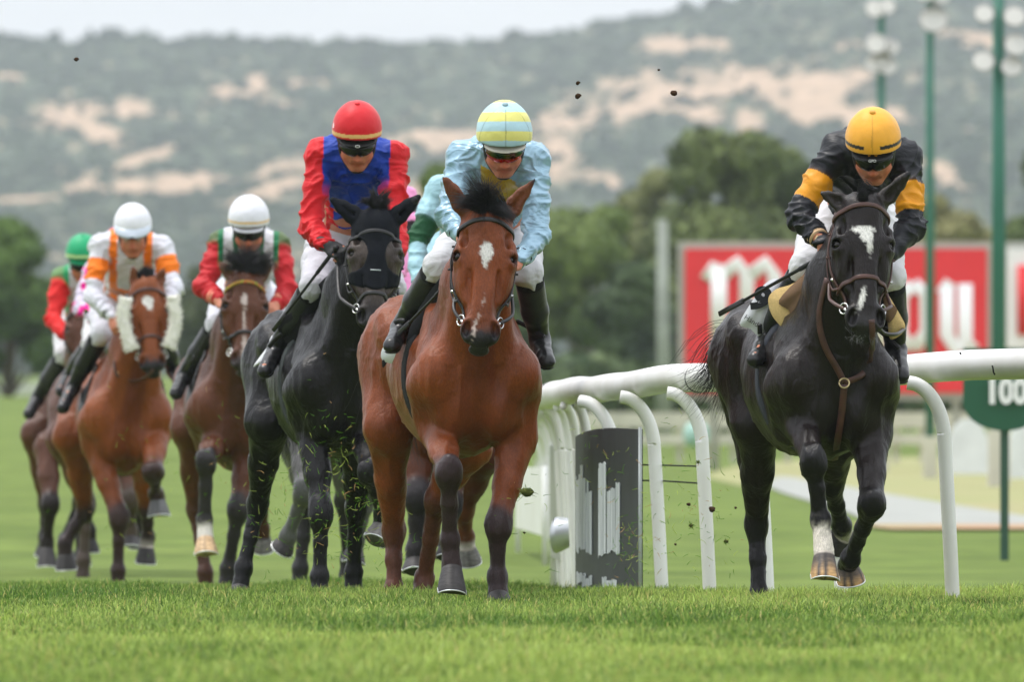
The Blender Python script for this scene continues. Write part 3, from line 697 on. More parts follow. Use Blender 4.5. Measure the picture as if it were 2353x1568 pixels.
tree(1650, 288, 460, 310, 985, 'tallest broad tree with bare branches showing, above the red billboard', (hx(58, 74, 42), hx(116, 128, 76)), 18, 13000, .1)
tree(1810, 330, 260, 315, 960, 'tree merging with the tallest one, behind the black and gold jockey', (hx(58, 74, 40), hx(112, 124, 72)), 10, 8000)
tree(1520, 380, 230, 318, 960, 'olive tree at the left shoulder of the tallest tree', (hx(66, 78, 48), OL), 9, 6000)
tree(1960, 500, 260, 330, 960, 'low olive tree behind the jockey and the first mast', (hx(92, 100, 60), hx(140, 142, 94)), 9, 5000, .1)
tree(2200, 440, 300, 330, 960, 'pale olive tree between the two right masts', (hx(98, 100, 62), hx(150, 146, 98)), 10, 6000, .1)
tree(2380, 330, 200, 310, 960, 'dark tree cut off by the right edge', (hx(54, 70, 38), hx(96, 112, 60)), 9, 6000)
hz = [(1300, 1020), (1450, 1010), (1600, 1000), (1780, 930), (1950, 930), (2120, 930), (2290, 930)]
for i, (x, yb) in enumerate(hz):
    tree(x, 800 if x > 1700 else 820, 260, 262 + i, 985, ['blurred hedge bush under the trees behind the arched posts', 'dark hedge bush right of the black banner board', 'hedge bush just left of the red billboard legs', 'hedge bush under the left half of the red billboard', 'hedge bush under the middle of the red billboard', 'hedge bush between the billboard and middle mast', 'hedge bush behind the green marker board'][i], (hx(60, 78, 48), hx(104, 120, 76)), 7, 2500, .0, 'hedge bushes along the far fence', .16, 'hedge_bush')
ps = tag(empty('bare_post', P(1525, 1000, 250) * [1, 1, 0]), 'pale grey bare wooden post left of the red billboard', 'post')
MB().tube([P(1527, 1020, 250), P(1522, 505, 250)], np.array([.17, .11]), 10).build('pole', mat('pale_wood', hx(150, 156, 146), rough=.9, vary=.3, vscale=2), ps)

# ---------------- hills ----------------
def ridge(x): 
    return np.interp(x, [-900, 0, 90, 160, 250, 420, 600, 740, 880, 1000, 1100, 1200, 1280, 1350, 1450, 1560, 1640, 1720, 1850, 2100, 2353, 3300], [70, 96, 92, 108, 88, 100, 106, 96, 112, 100, 102, 88, 82, 66, 52, 30, 14, -4, -40, -70, -60, -40])
nx, nv = 380, 190; xs = np.linspace(-900, 3300, nx); vs_ = np.linspace(0, 1, nv)
XX, VV = np.meshgrid(xs, vs_)
Yh = 1700 + 1700 * VV; yb = 905 + (ridge(XX) - 905) * VV ** .9
HX = (XX - 1176.5) / FD * Yh; HZ = HC + (YH - yb) / FD * Yh
q = np.stack([HX * .012, Yh * .005, HX * 0], -1).reshape(-1, 3)
relief = (1 - np.abs(vnoise(q))).reshape(XX.shape) * .5 + (1 - np.abs(vnoise(q * 2.7 + 3))).reshape(XX.shape) * .3 + vnoise(q * 8).reshape(XX.shape) * .08
HZ2 = HZ + (relief - .55) * 9.0 * np.sin(np.pi * np.clip(VV, 0, .97)) - 3.0 * (VV < .01)
V = np.stack([HX, Yh, HZ2], -1).reshape(-1, 3)
back = V.reshape(nv, nx, 3)[-1].copy(); back[:, 1] += 700; back[:, 2] -= 50; V = np.concatenate([V, back])
F = np.array([(j * nx + i, j * nx + i + 1, (j + 1) * nx + i + 1, (j + 1) * nx + i) for j in range(nv) for i in range(nx - 1)])
# bare earth scars: (x, y, half length, half height, slope) as seen, laid on the slope where they are
scars = [(1150, 285, 420, 22, -.17), (700, 375, 380, 18, -.14), (1820, 175, 330, 36, .0), (1900, 240, 200, 26, .08), (250, 250, 130, 16, .05), (1700, 200, 330, 42, -.02), (1480, 235, 150, 50, -.25), (1300, 265, 170, 36, -.3), (1060, 305, 170, 26, -.22), (800, 350, 170, 24, -.2), (560, 390, 190, 22, -.25), (420, 400, 130, 26, -.15), (230, 420, 130, 22, -.1), (60, 440, 90, 18, -.1), (150, 265, 85, 30, .05), (300, 245, 45, 24, 0), (250, 300, 60, 26, .3), (520, 205, 38, 24, 0), (590, 190, 32, 26, 0), (700, 190, 60, 14, 0), (640, 235, 60, 10, 0), (1555, 108, 100, 26, -.02), (1640, 100, 40, 14, 0), (1900, 195, 120, 60, .1), (1760, 280, 70, 22, .2), (1980, 280, 80, 22, .5), (2080, 260, 60, 26, .5), (2240, 80, 90, 14, .1), (2290, 100, 80, 14, 0), (1960, 95, 40, 16, 0), (2150, 390, 60, 20, .4), (1300, 350, 60, 40, .8), (1400, 420, 90, 16, .2), (1150, 340, 90, 40, -.5), (20, 180, 30, 10, 0), (650, 430, 120, 24, -.2), (330, 350, 120, 12, -.3), (1250, 390, 60, 24, .3), (950, 450, 120, 20, .1), (1580, 260, 100, 22, .1)]
px_, py_ = np.append(XX.ravel(), xs), np.append(yb.ravel(), ridge(xs))
nz1 = fbm(np.stack([px_ / 42, py_ / 22, px_ * 0], 1), 3); nz2 = fbm(np.stack([px_ / 14, py_ / 8, px_ * 0 + 7], 1), 2)
E = np.zeros(len(px_))
for (sx, sy, l, hh, sl) in scars:
    r = np.sqrt(((px_ - sx) / (l * 1.25)) ** 2 + ((py_ - sy - sl * (px_ - sx)) / hh) ** 2); E = np.maximum(E, np.clip(1.25 - r, 0, 1))
E = np.clip((E * 1.15 + .38 * nz1 + .42 * nz2 - .36) * 2.0, 0, 1)
low = np.clip((py_ - 380) / 200, 0, 1) * .25
E = np.clip(E + low * np.clip(nz1 + .2, 0, 1), 0, 1)[:, None]
green = np.array(hx(62, 72, 54)) * (1 + .55 * nz2 + .3 * nz1)[:, None]; earth = np.array(hx(176, 150, 126)) * (1 + .08 * nz2)[:, None]
tag(mkobj('hills', V, F, mat('hillside', None, rough=1, spec=.05, vary=.35, vscale=.15, detail=6), None, True, np.clip(green * (1 - E) + earth * E, .01, 1)), kind='structure')
# scrub on the hills
ns = 13000; jj = rng.integers(0, nv * nx, ns); keep = (E[jj, 0] < .6); jj = jj[keep]; rid = np.arange((nv - 1) * nx + 20, nv * nx - 20, 3); jj = np.concatenate([jj, rid])
ico = [(math.cos(a) * math.cos(e), math.sin(a) * math.cos(e), math.sin(e)) for e in (-.3, .35, .95) for a in np.linspace(0, 6.283, 7)[:-1]] + [(0, 0, 1.)]
ico = np.array(ico); fi = [(r * 6 + k, r * 6 + (k + 1) % 6, (r + 1) * 6 + (k + 1) % 6, (r + 1) * 6 + k) for r in range(2) for k in range(6)] + [(12 + k, 12 + (k + 1) % 6, 18, 18) for k in range(6)]
sz = rng.uniform(.6, 1.9, len(jj)) ; sz[-len(rid):] = rng.uniform(1.0, 3.6, len(rid)) * (rng.random(len(rid)) < .75)
Vs = V[jj][:, None, :] + (ico[None] * (1 + .3 * rng.normal(0, 1, (len(jj), 19, 1)))) * sz[:, None, None] * np.array([1.2, 1.2, .95]); 
Fb = np.array([f for f in fi if f[2] != f[3]]); Fs = (np.arange(len(jj)) * 19)[:, None, None] + Fb[None]
Cs = np.array(hx(46, 58, 42))[None] * rng.uniform(.6, 1.5, (len(jj), 1))
tag(mkobj('scrub', Vs.reshape(-1, 3), Fs.reshape(-1, 4), mat('scrub_leaf', None, rough=1, spec=.05), None, True, np.repeat(Cs, 19, 0)), 'dark scrub and small trees scattered over the far hills', 'scrub', None, 'stuff')

# ---------------- air ----------------
hv = bpy.data.materials.new('air'); hv.use_nodes = True; hv.node_tree.nodes.clear()
ho_ = hv.node_tree.nodes.new('ShaderNodeOutputMaterial'); pv = hv.node_tree.nodes.new('ShaderNodeVolumePrincipled')
pv.inputs['Color'].default_value = (.84, .90, 1, 1); pv.inputs['Density'].default_value = .000125; pv.inputs['Anisotropy'].default_value = .1
hv.node_tree.links.new(pv.outputs[0], ho_.inputs['Volume'])
m = MB(); m.box(np.array([0, 2090., 77.]), (3000, 4240, 162)); hz_ = m.build('haze', hv, None, False); tag(hz_, kind='stuff')

BAY = dict(body=(.190, .047, .0125), dark=(.115, .026, .008), belly=(.260, .120, .062), leg=(.036, .021, .022), leg2=(.036, .021, .022), muz=(.022, .020, .022), hair=(.010, .009, .011), ear=(.16, .05, .02))
BLACK = dict(body=(.0125, .0085, .0080), dark=(.009, .007, .007), belly=(.035, .028, .027), leg=(.009, .008, .009), leg2=(.009, .008, .009), muz=(.024, .022, .023), hair=(.008, .0075, .009), ear=(.026, .02, .018))
HOODC = dict(body=(.0075, .0065, .007), dark=(.006, .0055, .006), belly=(.018, .018, .018), leg=(.013, .012, .014), leg2=(.008, .0075, .008), muz=(.030, .028, .028), hair=(.013, .012, .013), ear=(.02, .02, .02))
CHEST = dict(body=(.098, .033, .015), dark=(.055, .02, .011), belly=(.17, .10, .07), leg=(.030, .026, .028), leg2=(.075, .032, .02), muz=(.05, .04, .04), hair=(.022, .02, .021), ear=(.13, .06, .035))
SHEEPB = dict(BAY, body=(.205, .054, .014), leg=(.04, .022, .02), leg2=(.035, .022, .022))
DKBAY = dict(BAY, body=(.095, .036, .020), dark=(.07, .028, .018), belly=(.14, .075, .05), leg=(.02, .014, .014), leg2=(.02, .014, .014))
GREY = dict(body=(.11, .105, .105), dark=(.05, .048, .05), belly=(.15, .14, .14), leg=(.10, .10, .10), leg2=(.03, .028, .03), muz=(.05, .05, .05), hair=(.03, .03, .03), ear=(.1, .1, .1))

class Horse: pass
def build_horse(O, yaw, C, poll, muz, ears, legs, label, size=1.0, head_f=(.30, .44), head_yaw=0., res=.0095, hres=None,
                coatmark=None, tail=None, neck_w=1.0, socks=None, hoofc=None, rump_du=0., body_du=0.):
    """O=(pixel x of chest centre, depth); joints are given as (pixel x, pixel y, f) with f metres ahead of the chest"""
    H = Horse(); H.size = size
    B = np.array([-math.sin(R(yaw)), math.cos(R(yaw)), 0]); F = -B; L = np.array([math.cos(R(yaw)), math.sin(R(yaw)), 0]); Z = np.array([0, 0, 1.])
    base = P(O[0], 1395, O[1]); base[2] = O[2] if len(O) > 2 else 0.0
    z0 = base[2]
    H.F, H.L, H.base = F, L, base
    def T(f, l, u): return base + size * (F * f + L * l + Z * (u + body_du))
    def W(x, y, f): return P(x, y, O[1] - f * size * math.cos(R(yaw)))
    H.T, H.W = T, W
    root = empty('racehorse', base); H.root = root
    S = SDF(); H.S = S
    cb, cd, cbe = C['body'], C['dark'], C['belly']
    axl = [L, F, Z]; s_ = size
    def el(f, l, u, rl, rf, ru, k, col=cb, ax=None): S.ell(T(f, l, u), (rl * s_, rf * s_, ru * s_), ax or axl, k * s_, col)
    def co(a, b, ra, rb, k, col=cb, flat=None): S.cone(T(*a), T(*b), ra * s_, rb * s_, k * s_, col, flat)
    ru = rump_du
    # trunk
    el(-.70, 0, .97, .262, .50, .325, .02, lambda X, t: mixc(cbe, cb, (X[:, 2] - z0) / s_, .72, 1.02))
    el(-.22, 0, .965, .215, .26, .33, .08, tuple(.5 * np.array(cb) + .5 * np.array(cd)))
    el(-1.02, 0, 1.04 + ru * .5, .225, .40, .245, .08, lambda X, t: mixc(cbe, cb, (X[:, 2] - z0) / s_, .82, 1.08))
    for sg in (-1, 1):
        el(-.06, sg * .088, .855, .105, .12, .165, .022, tuple(.6 * np.array(cb) + .4 * np.array(cd)))          # breast muscles with the cleft between them
        el(-.02, sg * .155, .985, .088, .095, .12, .045)           # point of the shoulder
        co((-.04, sg * .165, .95), (-.42, sg * .085, 1.26), .095, .07, .06)
        co((-.14, sg * .185, .92), (-.26, sg * .165, .76), .088, .066, .05)
        el(-1.38, sg * .125, 1.08 + ru, .152, .27, .235, .07)      # rump
        co((-1.25, sg * .2, 1.2 + ru), (-1.2, sg * .2, 1.16 + ru), .06, .05, .06)  # point of hip
    co((-.36, 0, 1.29), (-.62, 0, 1.27), .07, .065, .07)
    co((-.62, 0, 1.235), (-1.25, 0, 1.225 + ru), .07, .09, .07)
    for sg in (-1, 1):
        S.cone(T(.115, sg * .012, 1.00), T(.125, sg * .004, .80), .022 * s_, .034 * s_, .03 * s_, (1, 1, 1), None, True)
        S.cone(T(.105, sg * .125, 1.07), T(.125, sg * .03, .955), .026 * s_, .028 * s_, .03 * s_, (1, 1, 1), None, True)
        S.cone(T(.085, sg * .215, .87), T(.115, sg * .06, .745), .028 * s_, .030 * s_, .035 * s_, (1, 1, 1), None, True)
        S.cone(T(-.31, sg * .285, 1.05), T(-.38, sg * .285, .76), .030 * s_, .034 * s_, .04 * s_, (1, 1, 1), None, True)
        S.cone(T(-1.10, sg * .27, 1.16 + ru), T(-1.03, sg * .275, .86), .030 * s_, .040 * s_, .05 * s_, (1, 1, 1), None, True)
        S.cone(T(-1.62, sg * .235, 1.12 + ru), T(-1.5, sg * .245, .85 + ru), .012 * s_, .016 * s_, .04 * s_, (1, 1, 1), None, True)
    # sternum keel
    co((-.1, 0, .79), (-.45, 0, .71), .085, .09, .06, cd)
    # neck
    pol = W(poll[0], poll[1], head_f[0]); mz = W(muz[0], muz[1], head_f[1])
    D = nrm(mz - pol); hl = np.linalg.norm(mz - pol); hs = hl / .60
    N = nrm(F - D * (F @ D)); Rr = np.cross(N, D) ; Rr = nrm(Rr)     # Rr -> image right
    if Rr @ L < 0: Rr = -Rr
    cy, sy = math.cos(R(head_yaw)), math.sin(R(head_yaw))
    N, Rr = N * cy + Rr * sy, Rr * cy - N * sy
    H.D, H.N, H.Rr, H.pol, H.hs = D, N, Rr, pol, hs
    def h(r, n, d): return pol + hs * (Rr * r + N * n + D * d)
    H.h = h
    hax = [Rr, N, D]
    nb = T(-.20, 0, 1.06); nm = (h(0, -.20, .16) * .5 + T(-.22, 0, 1.2) * .5); nt = h(0, -.155, .11)
    cnk = tuple(.5 * np.array(cb) + .5 * np.array(cd))
    S.cone(nb, nm, .215 * s_, .165 * s_, .09 * s_, cnk, (L, .86 * neck_w))
    S.cone(nm, nt, .165 * s_, .105 * hs, .07 * s_, cnk, (L, .82 * neck_w))
    S.cone(T(-.34, 0, 1.22), h(0, -.17, .02), .08 * s_, .065 * hs, .06, cb)
    S.cone(T(-.06, 0, .93), h(0, -.2, .25), .10 * s_, .05 * hs, .06, cd, (L, .8))     # windpipe side
    for sg in (-1, 1): S.cone(T(-.04, sg * .10, .96), h(sg * .045, -.2, .16), .075 * s_, .05 * hs, .04, cb)
    # head
    cm = C['muz']
    cf = lambda X, t: C['body'] if True else None
    hd = lambda X: ((X - pol) @ D) / hs
    fcol = lambda X, t: mixc(cb, cm, hd(X) + .018 * vnoise(X * 55), .475, .535)
    def he(r, n, d, rr, rn, rd, k, col=fcol, ax=None, sub=False): S.ell(h(r, n, d), (rr * hs, rn * hs, rd * hs), ax or hax, k * hs, col, sub)
    def hc(a, b, ra, rb, k, col=fcol, flat=None): S.cone(h(*a), h(*b), ra * hs, rb * hs, k * hs, col, flat)
    he(0, -.075, .06, .088, .095, .10, .03)
    he(0, -.062, .165, .098, .075, .125, .03)
    hc((0, -.065, .22), (0, -.040, .47), .078, .052, .03)
    for sg in (-1, 1):
        he(sg * .088, -.06, .165, .034, .042, .055, .02)           # brow
        he(sg * .098, -.062, .205, .031, .042, .040, .015)          # eyelids
        hc((sg * .098, -.022, .180), (sg * .124, -.065, .178), .010, .010, .008); hc((sg * .100, -.024, .222), (sg * .122, -.06, .222), .007, .007, .008)
        he(sg * .078, -.112, .255, .046, .09, .130, .04)           # cheek
        hc((sg * .086, -.070, .26), (sg * .064, -.056, .38), .024, .019, .014)
        he(sg * .056, -.018, .345, .012, .018, .085, .02, (1, 1, 1), None, True)
        hc((sg * .045, -.15, .30), (sg * .028, -.085, .50), .045, .034, .04)
        hc((sg * .022, -.028, .2), (sg * .018, -.012, .46), .03, .02, .02)   # nasal bones
        he(sg * .050, -.030, .505, .034, .042, .052, .02)          # nostril wings
        he(sg * .078, -.085, .075, .03, .04, .04, .03)             # ear muscles
    he(0, -.042, .535, .058, .054, .054, .03)
    he(0, -.072, .580, .044, .038, .026, .012, cm)
    he(0, -.14, .13, .075, .08, .10, .04)
    for sg in (-1, 1):
        S.ell(h(sg * .112, -.042, .200), (.018 * hs, .026 * hs, .020 * hs), hax, .008 * hs, (.010, .007, .006), True)
        na = [nrm(Rr * 1 + N * .1 * sg), nrm(N), nrm(D + Rr * sg * -.45)]
        S.ell(h(sg * .057, .006, .512), (.0165 * hs, .038 * hs, .032 * hs), na, .008 * hs, (.006, .005, .005), True)
        he(sg * .088, -.035, .135, .018, .016, .035, .02, (1, 1, 1), None, True)   # hollow above the eye
    S.ell(h(0, -.055, .568), (.06 * hs, .03 * hs, .0035 * hs), hax, .008 * hs, (.01, .008, .008), True)
    # ears
    H.ears = []
    for sg, e in zip((-1, 1), ears):
        b = h(sg * .066, -.075, .03); tp = P(e[0], e[1], (O[1] - head_f[0] * s_) + (e[2] if len(e) > 2 else 0))
        ed = nrm(tp - b); le = np.linalg.norm(tp - b); wd = nrm(np.cross(ed, N)); m1 = b + ed * le * .33 ; m2 = b + ed * le * .66
        ecol = lambda X, t: mixc(C['ear'], C['leg'], ((X - b) @ ed) / le, .8, .92)
        fl = (nrm(N * .8 + Rr * sg * .3 + 0 * ed), .55)
        S.cone(b, m1, .030 * hs, .035 * hs, .02 * hs, ecol, fl); S.cone(m1, m2, .035 * hs, .024 * hs, .008 * hs, ecol, fl)
        S.cone(m2, tp, .026 * hs, .004 * hs, .008 * hs, ecol, fl)
        q = N * .020 * hs + Rr * sg * .004
        S.cone(b + ed * le * .28 + q, b + ed * le * .82 + q, .019 * hs, .006 * hs, .006 * hs, (C['ear'][0] * .4, C['ear'][1] * .4, C['ear'][2] * .4), None, True)
        H.ears.append((b, tp))
    # legs
    cl, cl2 = C['leg'], C['leg2']
    H.hoofs = []
    for key, J in legs.items():
        front = key[0] == 'F'; sg = -1 if key[1] == 'R' else 1
        jj = [list(j) for j in J['j']]
        if jj[4][1] > 1325 and not J.get('keep') and key != 'x' and not (front and jj[4][1] < 1380 and key == 'FR' and jj[1][2] > .15):
            for i_, dy in ((2, 16), (3, 26), (4, 28)): jj[i_][1] += dy      # weight-bearing feet sink into the turf
        pts = [W(*j[:3]) for j in jj]
        rs = J.get('s', 1.0) * s_; lc = cl if front else cl2
        sock = (socks or {}).get(key)
        fc = sock if sock else lc
        if front:
            sh = T(-.12, sg * .175, .92); elb, kn, fe, co_, toe = pts
            up = lambda X, t, cb=cb, lc=lc: mixc(cb, lc, t + .12 * vnoise(X * 25), .30, 1.0)
            fd = nrm(kn - elb)
            S.cone(sh, elb, .108 * rs, .086 * rs, .05, cb)
            S.cone(elb, elb * .45 + kn * .55, .086 * rs, .060 * rs, .03, cb)
            S.cone(elb * .45 + kn * .55, kn, .060 * rs, .048 * rs, .03, up)
            S.cone(elb + L * sg * .03 * rs, elb * .4 + kn * .6 + L * sg * .018 * rs, .055 * rs, .025 * rs, .02, cb)
            cdn = nrm(fe - kn)
            S.ell(kn, (.052 * rs, .050 * rs, .082 * rs), [L, nrm(np.cross(L, cdn)), cdn], .04, lc)
            S.ell(kn - L * sg * .022 * rs - cdn * .02 * rs, (.03 * rs, .03 * rs, .035 * rs), None, .02, lc)
            S.ell(kn + F * .012 * rs + cdn * .03 * rs, (.05 * rs, .045 * rs, .03 * rs), None, .02, lc)
            S.cone(kn, kn * .55 + fe * .45, .044 * rs, .033 * rs, .03, lc)
            S.cone(kn * .55 + fe * .45, fe, .033 * rs, .034 * rs, .02, lc)
            bk = nrm(np.cross(cdn, L)); bk = bk if bk @ F < 0 else -bk
            S.cone(kn + bk * .028 * rs, fe + bk * .026 * rs, .02 * rs, .02 * rs, .018, lc)
        else:
            hp = T(-1.42, sg * .13, 1.06 + ru); st, hk, fe, co_, toe = pts
            up = lambda X, t, cb=cb, lc=lc: mixc(cb, lc, t + .12 * vnoise(X * 25), .45, 1.15)
            S.cone(hp, st, .175 * rs, .110 * rs, .06, cb)
            S.cone(T(-1.55, sg * .13, 1.0 + ru), st * .4 + hk * .6 - F * .04, .13 * rs, .055 * rs, .05, cb)
            S.cone(st, st * .5 + hk * .5, .106 * rs, .066 * rs, .04, cb)
            S.cone(st * .5 + hk * .5, hk, .072 * rs, .044 * rs, .03, up)
            cdn = nrm(fe - hk)
            S.ell(hk, (.046 * rs, .06 * rs, .068 * rs), [L, nrm(np.cross(L, cdn)), cdn], .025, lc)
            S.cone(hk + nrm(np.cross(cdn, L)) * 0 - F * .045 * rs + Z * .05 * rs, hk - F * .02 * rs, .024 * rs, .03 * rs, .03, lc)
            S.cone(hk, hk * .5 + fe * .5, .042 * rs, .035 * rs, .03, lc)
            S.cone(hk * .5 + fe * .5, fe, .035 * rs, .035 * rs, .02, lc)
            bk = nrm(np.cross(cdn, L)); bk = bk if bk @ F < 0 else -bk
            S.cone(hk + bk * .03 * rs, fe + bk * .024 * rs, .02 * rs, .02 * rs, .018, lc)
        S.ell(fe, (.044 * rs, .046 * rs, .046 * rs), None, .02, lc)
        S.ell(fe + bk * .022 * rs + cdn * .01, (.034 * rs, .03 * rs, .035 * rs), None, .02, lc)
        S.cone(fe, co_, .036 * rs, .046 * rs, .02, (lambda X, t, lc=lc, fc=fc: mixc(lc, fc, t + .25 * vnoise(X * 70), .0, .35)))
        H.hoofs.append((co_, toe, rs, key, J.get('hc')))
    def disp(V):
        q = (V - base); a = fbm(q * np.array([9, 6, 5]) + 3.1, 2); b = 1 - np.abs(vnoise(q * np.array([16, 7, 4.5]) + 9.7))
        m = np.clip((q[:, 2] - .35) / .3, 0, 1); hm = np.clip(((V - pol) @ D) / hs + .25, 0, 1) * (np.linalg.norm(V - h(0, -.08, .28), axis=1) < .42 * hs)
        v = 1 - np.clip(np.abs(fbm(q * 11 + 40, 2)) * 7, 0, 1)          # veins
        c3 = 1 - np.abs(vnoise(q * np.array([30, 14, 9]) + 2.7))
        c4 = 1 - np.abs(vnoise(q * np.array([42, 42, 9]) + 8.8)); lg = np.clip((.62 - q[:, 2]) / .2, 0, 1)
        return (c4 - .6) * .0045 * lg + (a * .005 + (b - .7) * .018 + (c3 - .6) * .005) * m * (1 - hm) + v * .0022 * (1 - .5 * hm)
    def colf(V, Cc):
        q = V - base
        Cc = Cc * (1 + .14 * fbm(q * 5 + 5, 3))[:, None]
        for sg in (-1, 1):
            e = np.linalg.norm((V - h(sg * .108, -.05, .203)) * [1, 1, 1.25], axis=1) / hs; w = np.clip((.036 - e) / .014, 0, 1)[:, None] * .8
            Cc = Cc * (1 - w) + np.array(C['leg']) * .7 * w
        if coatmark is not None: Cc = coatmark(H, V, Cc)
        return np.clip(Cc, .003, 1)
    H.body = sdf_obj('body', S, res * size, M_coatb if label == 'black' else M_coat, root, disp, colf)
    # eyes
    for sg in (-1, 1):
        m = MB(); prof = [(.0185 * hs * math.sin(t), .0185 * hs * math.cos(t)) for t in np.linspace(0.05, math.pi - .05, 10)]
        m.lathe(h(sg * .1015, -.055, .201), prof, 16).build('eye', M_eye, root)
    # hooves
    for co_, toe, rs, key, hcx in H.hoofs:
        ax = nrm(toe - co_); ln = np.linalg.norm(toe - co_) ; fw = nrm(F - ax * (F @ ax)); sd = nrm(np.cross(fw, ax))
        if hcx == 'back': fw = -fw
        m = MB(); n = 26; prof = [(-.06, .038), (.06, .0455), (.14, .0475), (.40, .0535), (.70, .060), (.93, .0640), (.985, .0630), (1.0, .0590)]
        Vv = []; Cc = []
        hcol = (hoofc or {}).get(key, (.034, .030, .030))
        for i, (z, r) in enumerate(prof):
            for k in range(n):
                th = 2 * math.pi * k / n; c, s2 = math.cos(th), math.sin(th)
                rad = r * rs * (1 + .10 * max(0, s2)) * (.86 if s2 < -.55 else 1)
                hh = ln * (z if s2 > 0 else z * .78) + ln * .05 * z * max(0, s2)
                Vv.append(co_ + ax * hh + sd * rad * c + fw * rad * s2 + fw * .012 * z * rs)
                st = .5 + .5 * math.sin(th * 17 + 2 * math.sin(th * 5)) 
                base_c = np.array(hcol) * (.75 + .5 * st)
                if z < .12: base_c = np.array([.05, .046, .044]) if not (socks or {}).get(key) else np.array([.45, .4, .34])
                if hoofc and key in hoofc and len(hoofc) and hoofc.get('tan' + key):
                    base_c = base_c * (1 - max(0, z - .35) / .65 * .9 * (st > .35)) + np.array(hx(214, 170, 110)) * max(0, z - .35) / .65 * .9 * (st > .35)
                Cc.append(base_c)
        Fq = [(i * n + k, (i + 1) * n + k, (i + 1) * n + (k + 1) % n, i * n + (k + 1) % n) for i in range(len(prof) - 1) for k in range(n)]
        cc = len(Vv); Vv.append(co_ + ax * (ln * .9)); Cc.append((.05, .045, .04)); Fq += [((len(prof) - 1) * n + (k + 1) % n, (len(prof) - 1) * n + k, cc) for k in range(n)]
        ho = mkobj('hoof', Vv, Fq, M_hoof, root, True, np.array(Cc))
        # racing plate along the rim
        rim = [Vv[(len(prof) - 2) * n + k_ % n] + ax * .002 for k_ in range(-3, n // 2 + 4)]
        MB().tube(rim, .0034 * rs, 6).build('horseshoe', M_shoe, ho)
    return H
def mixc(a, b, v, lo, hi):
    w = np.clip((v - lo) / (hi - lo), 0, 1)[:, None]; w = w * w * (3 - 2 * w)
    return np.array(a) * (1 - w) + np.array(b) * w
def blaze(H, V, C, blobs, col=(.72, .70, .66)):
    """white hair patches on the front of the face, (r, d, half width, half length, lean)"""
    q = (V - H.pol) / H.hs; r = q @ H.Rr; d = q @ H.D; n = q @ H.N
    j = .0045 * vnoise(V * 170) + .004 * vnoise(V * 90)
    for (br, bd, w, l, lean) in blobs:
        rr = r - br - lean * (d - bd)
        k = np.sqrt((rr / w) ** 2 + ((d - bd) / l) ** 2); e = np.clip(((1 - k) * min(w, l) + j) / .006 + .5, 0, 1) * (n > -.12) * (d > -.1)
        C = C * (1 - e[:, None]) + np.array(col) * e[:, None]
    return C

# ---------------- tack ----------------
def strap_path(H, pts, off=.004, n=6, S=None):
    """points in head space (r, d, angle handled by projecting from the head's axis outwards)"""
    S = S or H.S; out = []; ups = []
    sp = smooth_path(pts, n)
    for (r, nn, d) in sp:
        p = H.h(r, nn, d); c = H.h(0, -.10, d); dr = nrm(p - c); q = project(S, c, dr, .3 * H.hs, off)
        if q is None: q = p
        out.append(q); ups.append(dr)
    return np.array(out), np.array(ups)
def head_band(H, name, d, m, w, parent, a0=-100, a1=100, off=.004, slope=0., S=None, thick=.3):
    """a band round the front of the head at distance d below the poll, angles in degrees from straight ahead"""
    out = []; ups = []; S = S or H.S
    for a in np.linspace(a0, a1, 34):
        dd = d + slope * (1 - math.cos(R(a)))
        c = H.h(0, -.08, dd); dr = nrm(H.Rr * math.sin(R(a)) + H.N * math.cos(R(a))); q = project(S, c, dr, .25 * H.hs, off)
        if q is None: q = c + dr * .1
        out.append(q); ups.append(dr)
    out = np.array(out)
    for _ in range(2): out[1:-1] = (out[:-2] + out[1:-1] * 2 + out[2:]) / 4
    b = MB(); b.tube(out, w, 10, flat=(1, thick), up=np.array(ups)); return b.build(name, m, parent)
def ring(c, r, t, nv, m, name, parent, u=None):
    nv = nrm(nv); a = nrm(np.cross(nv, [0.1, .2, 1])); b = np.cross(nv, a)
    MB().tube([c + r * (a * math.cos(t_) + b * math.sin(t_)) for t_ in np.linspace(0, 2 * math.pi, 20)], t, 6).build(name, m, parent)
def bridle(H, m, brow_d=.055, nose_d=.375, hood=False, S=None, browm=None, cheek_n=-.085, slopes=(.04, .035)):
    s = H.hs; root = H.root
    br = head_band(H, 'browband', brow_d, browm or m, .0095 * s, root, -100, 100, .006, slopes[0], S, .55)
    if nose_d: head_band(H, 'noseband', nose_d, m, .0095 * s, root, -110, 110, .005, slopes[1], S, .55)
    for sg in (-1, 1):
        o, u = strap_path(H, [(sg * .09, -.13, .03), (sg * .12, -.11, .1), (sg * .13, -.10, .18), (sg * .125, -.105, .26), (sg * .10, -.09, .34), (sg * .085, -.075, .42), (sg * .068, -.065, .465)], .005, 5, S)
        MB().tube(o, .0075 * s, 8, flat=(1, .5), up=u).build('cheekpiece', m, root)
        o2, u2 = strap_path(H, [(sg * .08, -.16, .04), (sg * .11, -.155, .14), (sg * .115, -.15, .26), (sg * .08, -.13, .36), (sg * .06, -.085, .38)], .009, 5, S)
        MB().tube(o2, .0062 * s, 8, flat=(1, .5), up=u2).build('cheekpiece', m, root)
        for i in (8, 14, 20):
            if i < len(o): MB().box(o[i] + u[i] * .003, (.016 * s, .005, .010 * s), [H.Rr, u[i], H.D]).build('buckle', M_steel if i == 20 else m, root)
        c = o[-1] + (H.Rr * sg * .010 + H.N * .004) * s
        ring(c, .022 * s, .0036 * s, H.Rr * sg * .8 + H.N * .6, M_steel, 'bit_ring', root)
        MB().tube([c, H.h(sg * .03, -.06, .505)], .006 * s, 8).build('bit', M_steel, root)
        H.__dict__.setdefault('bits', []).append(c)
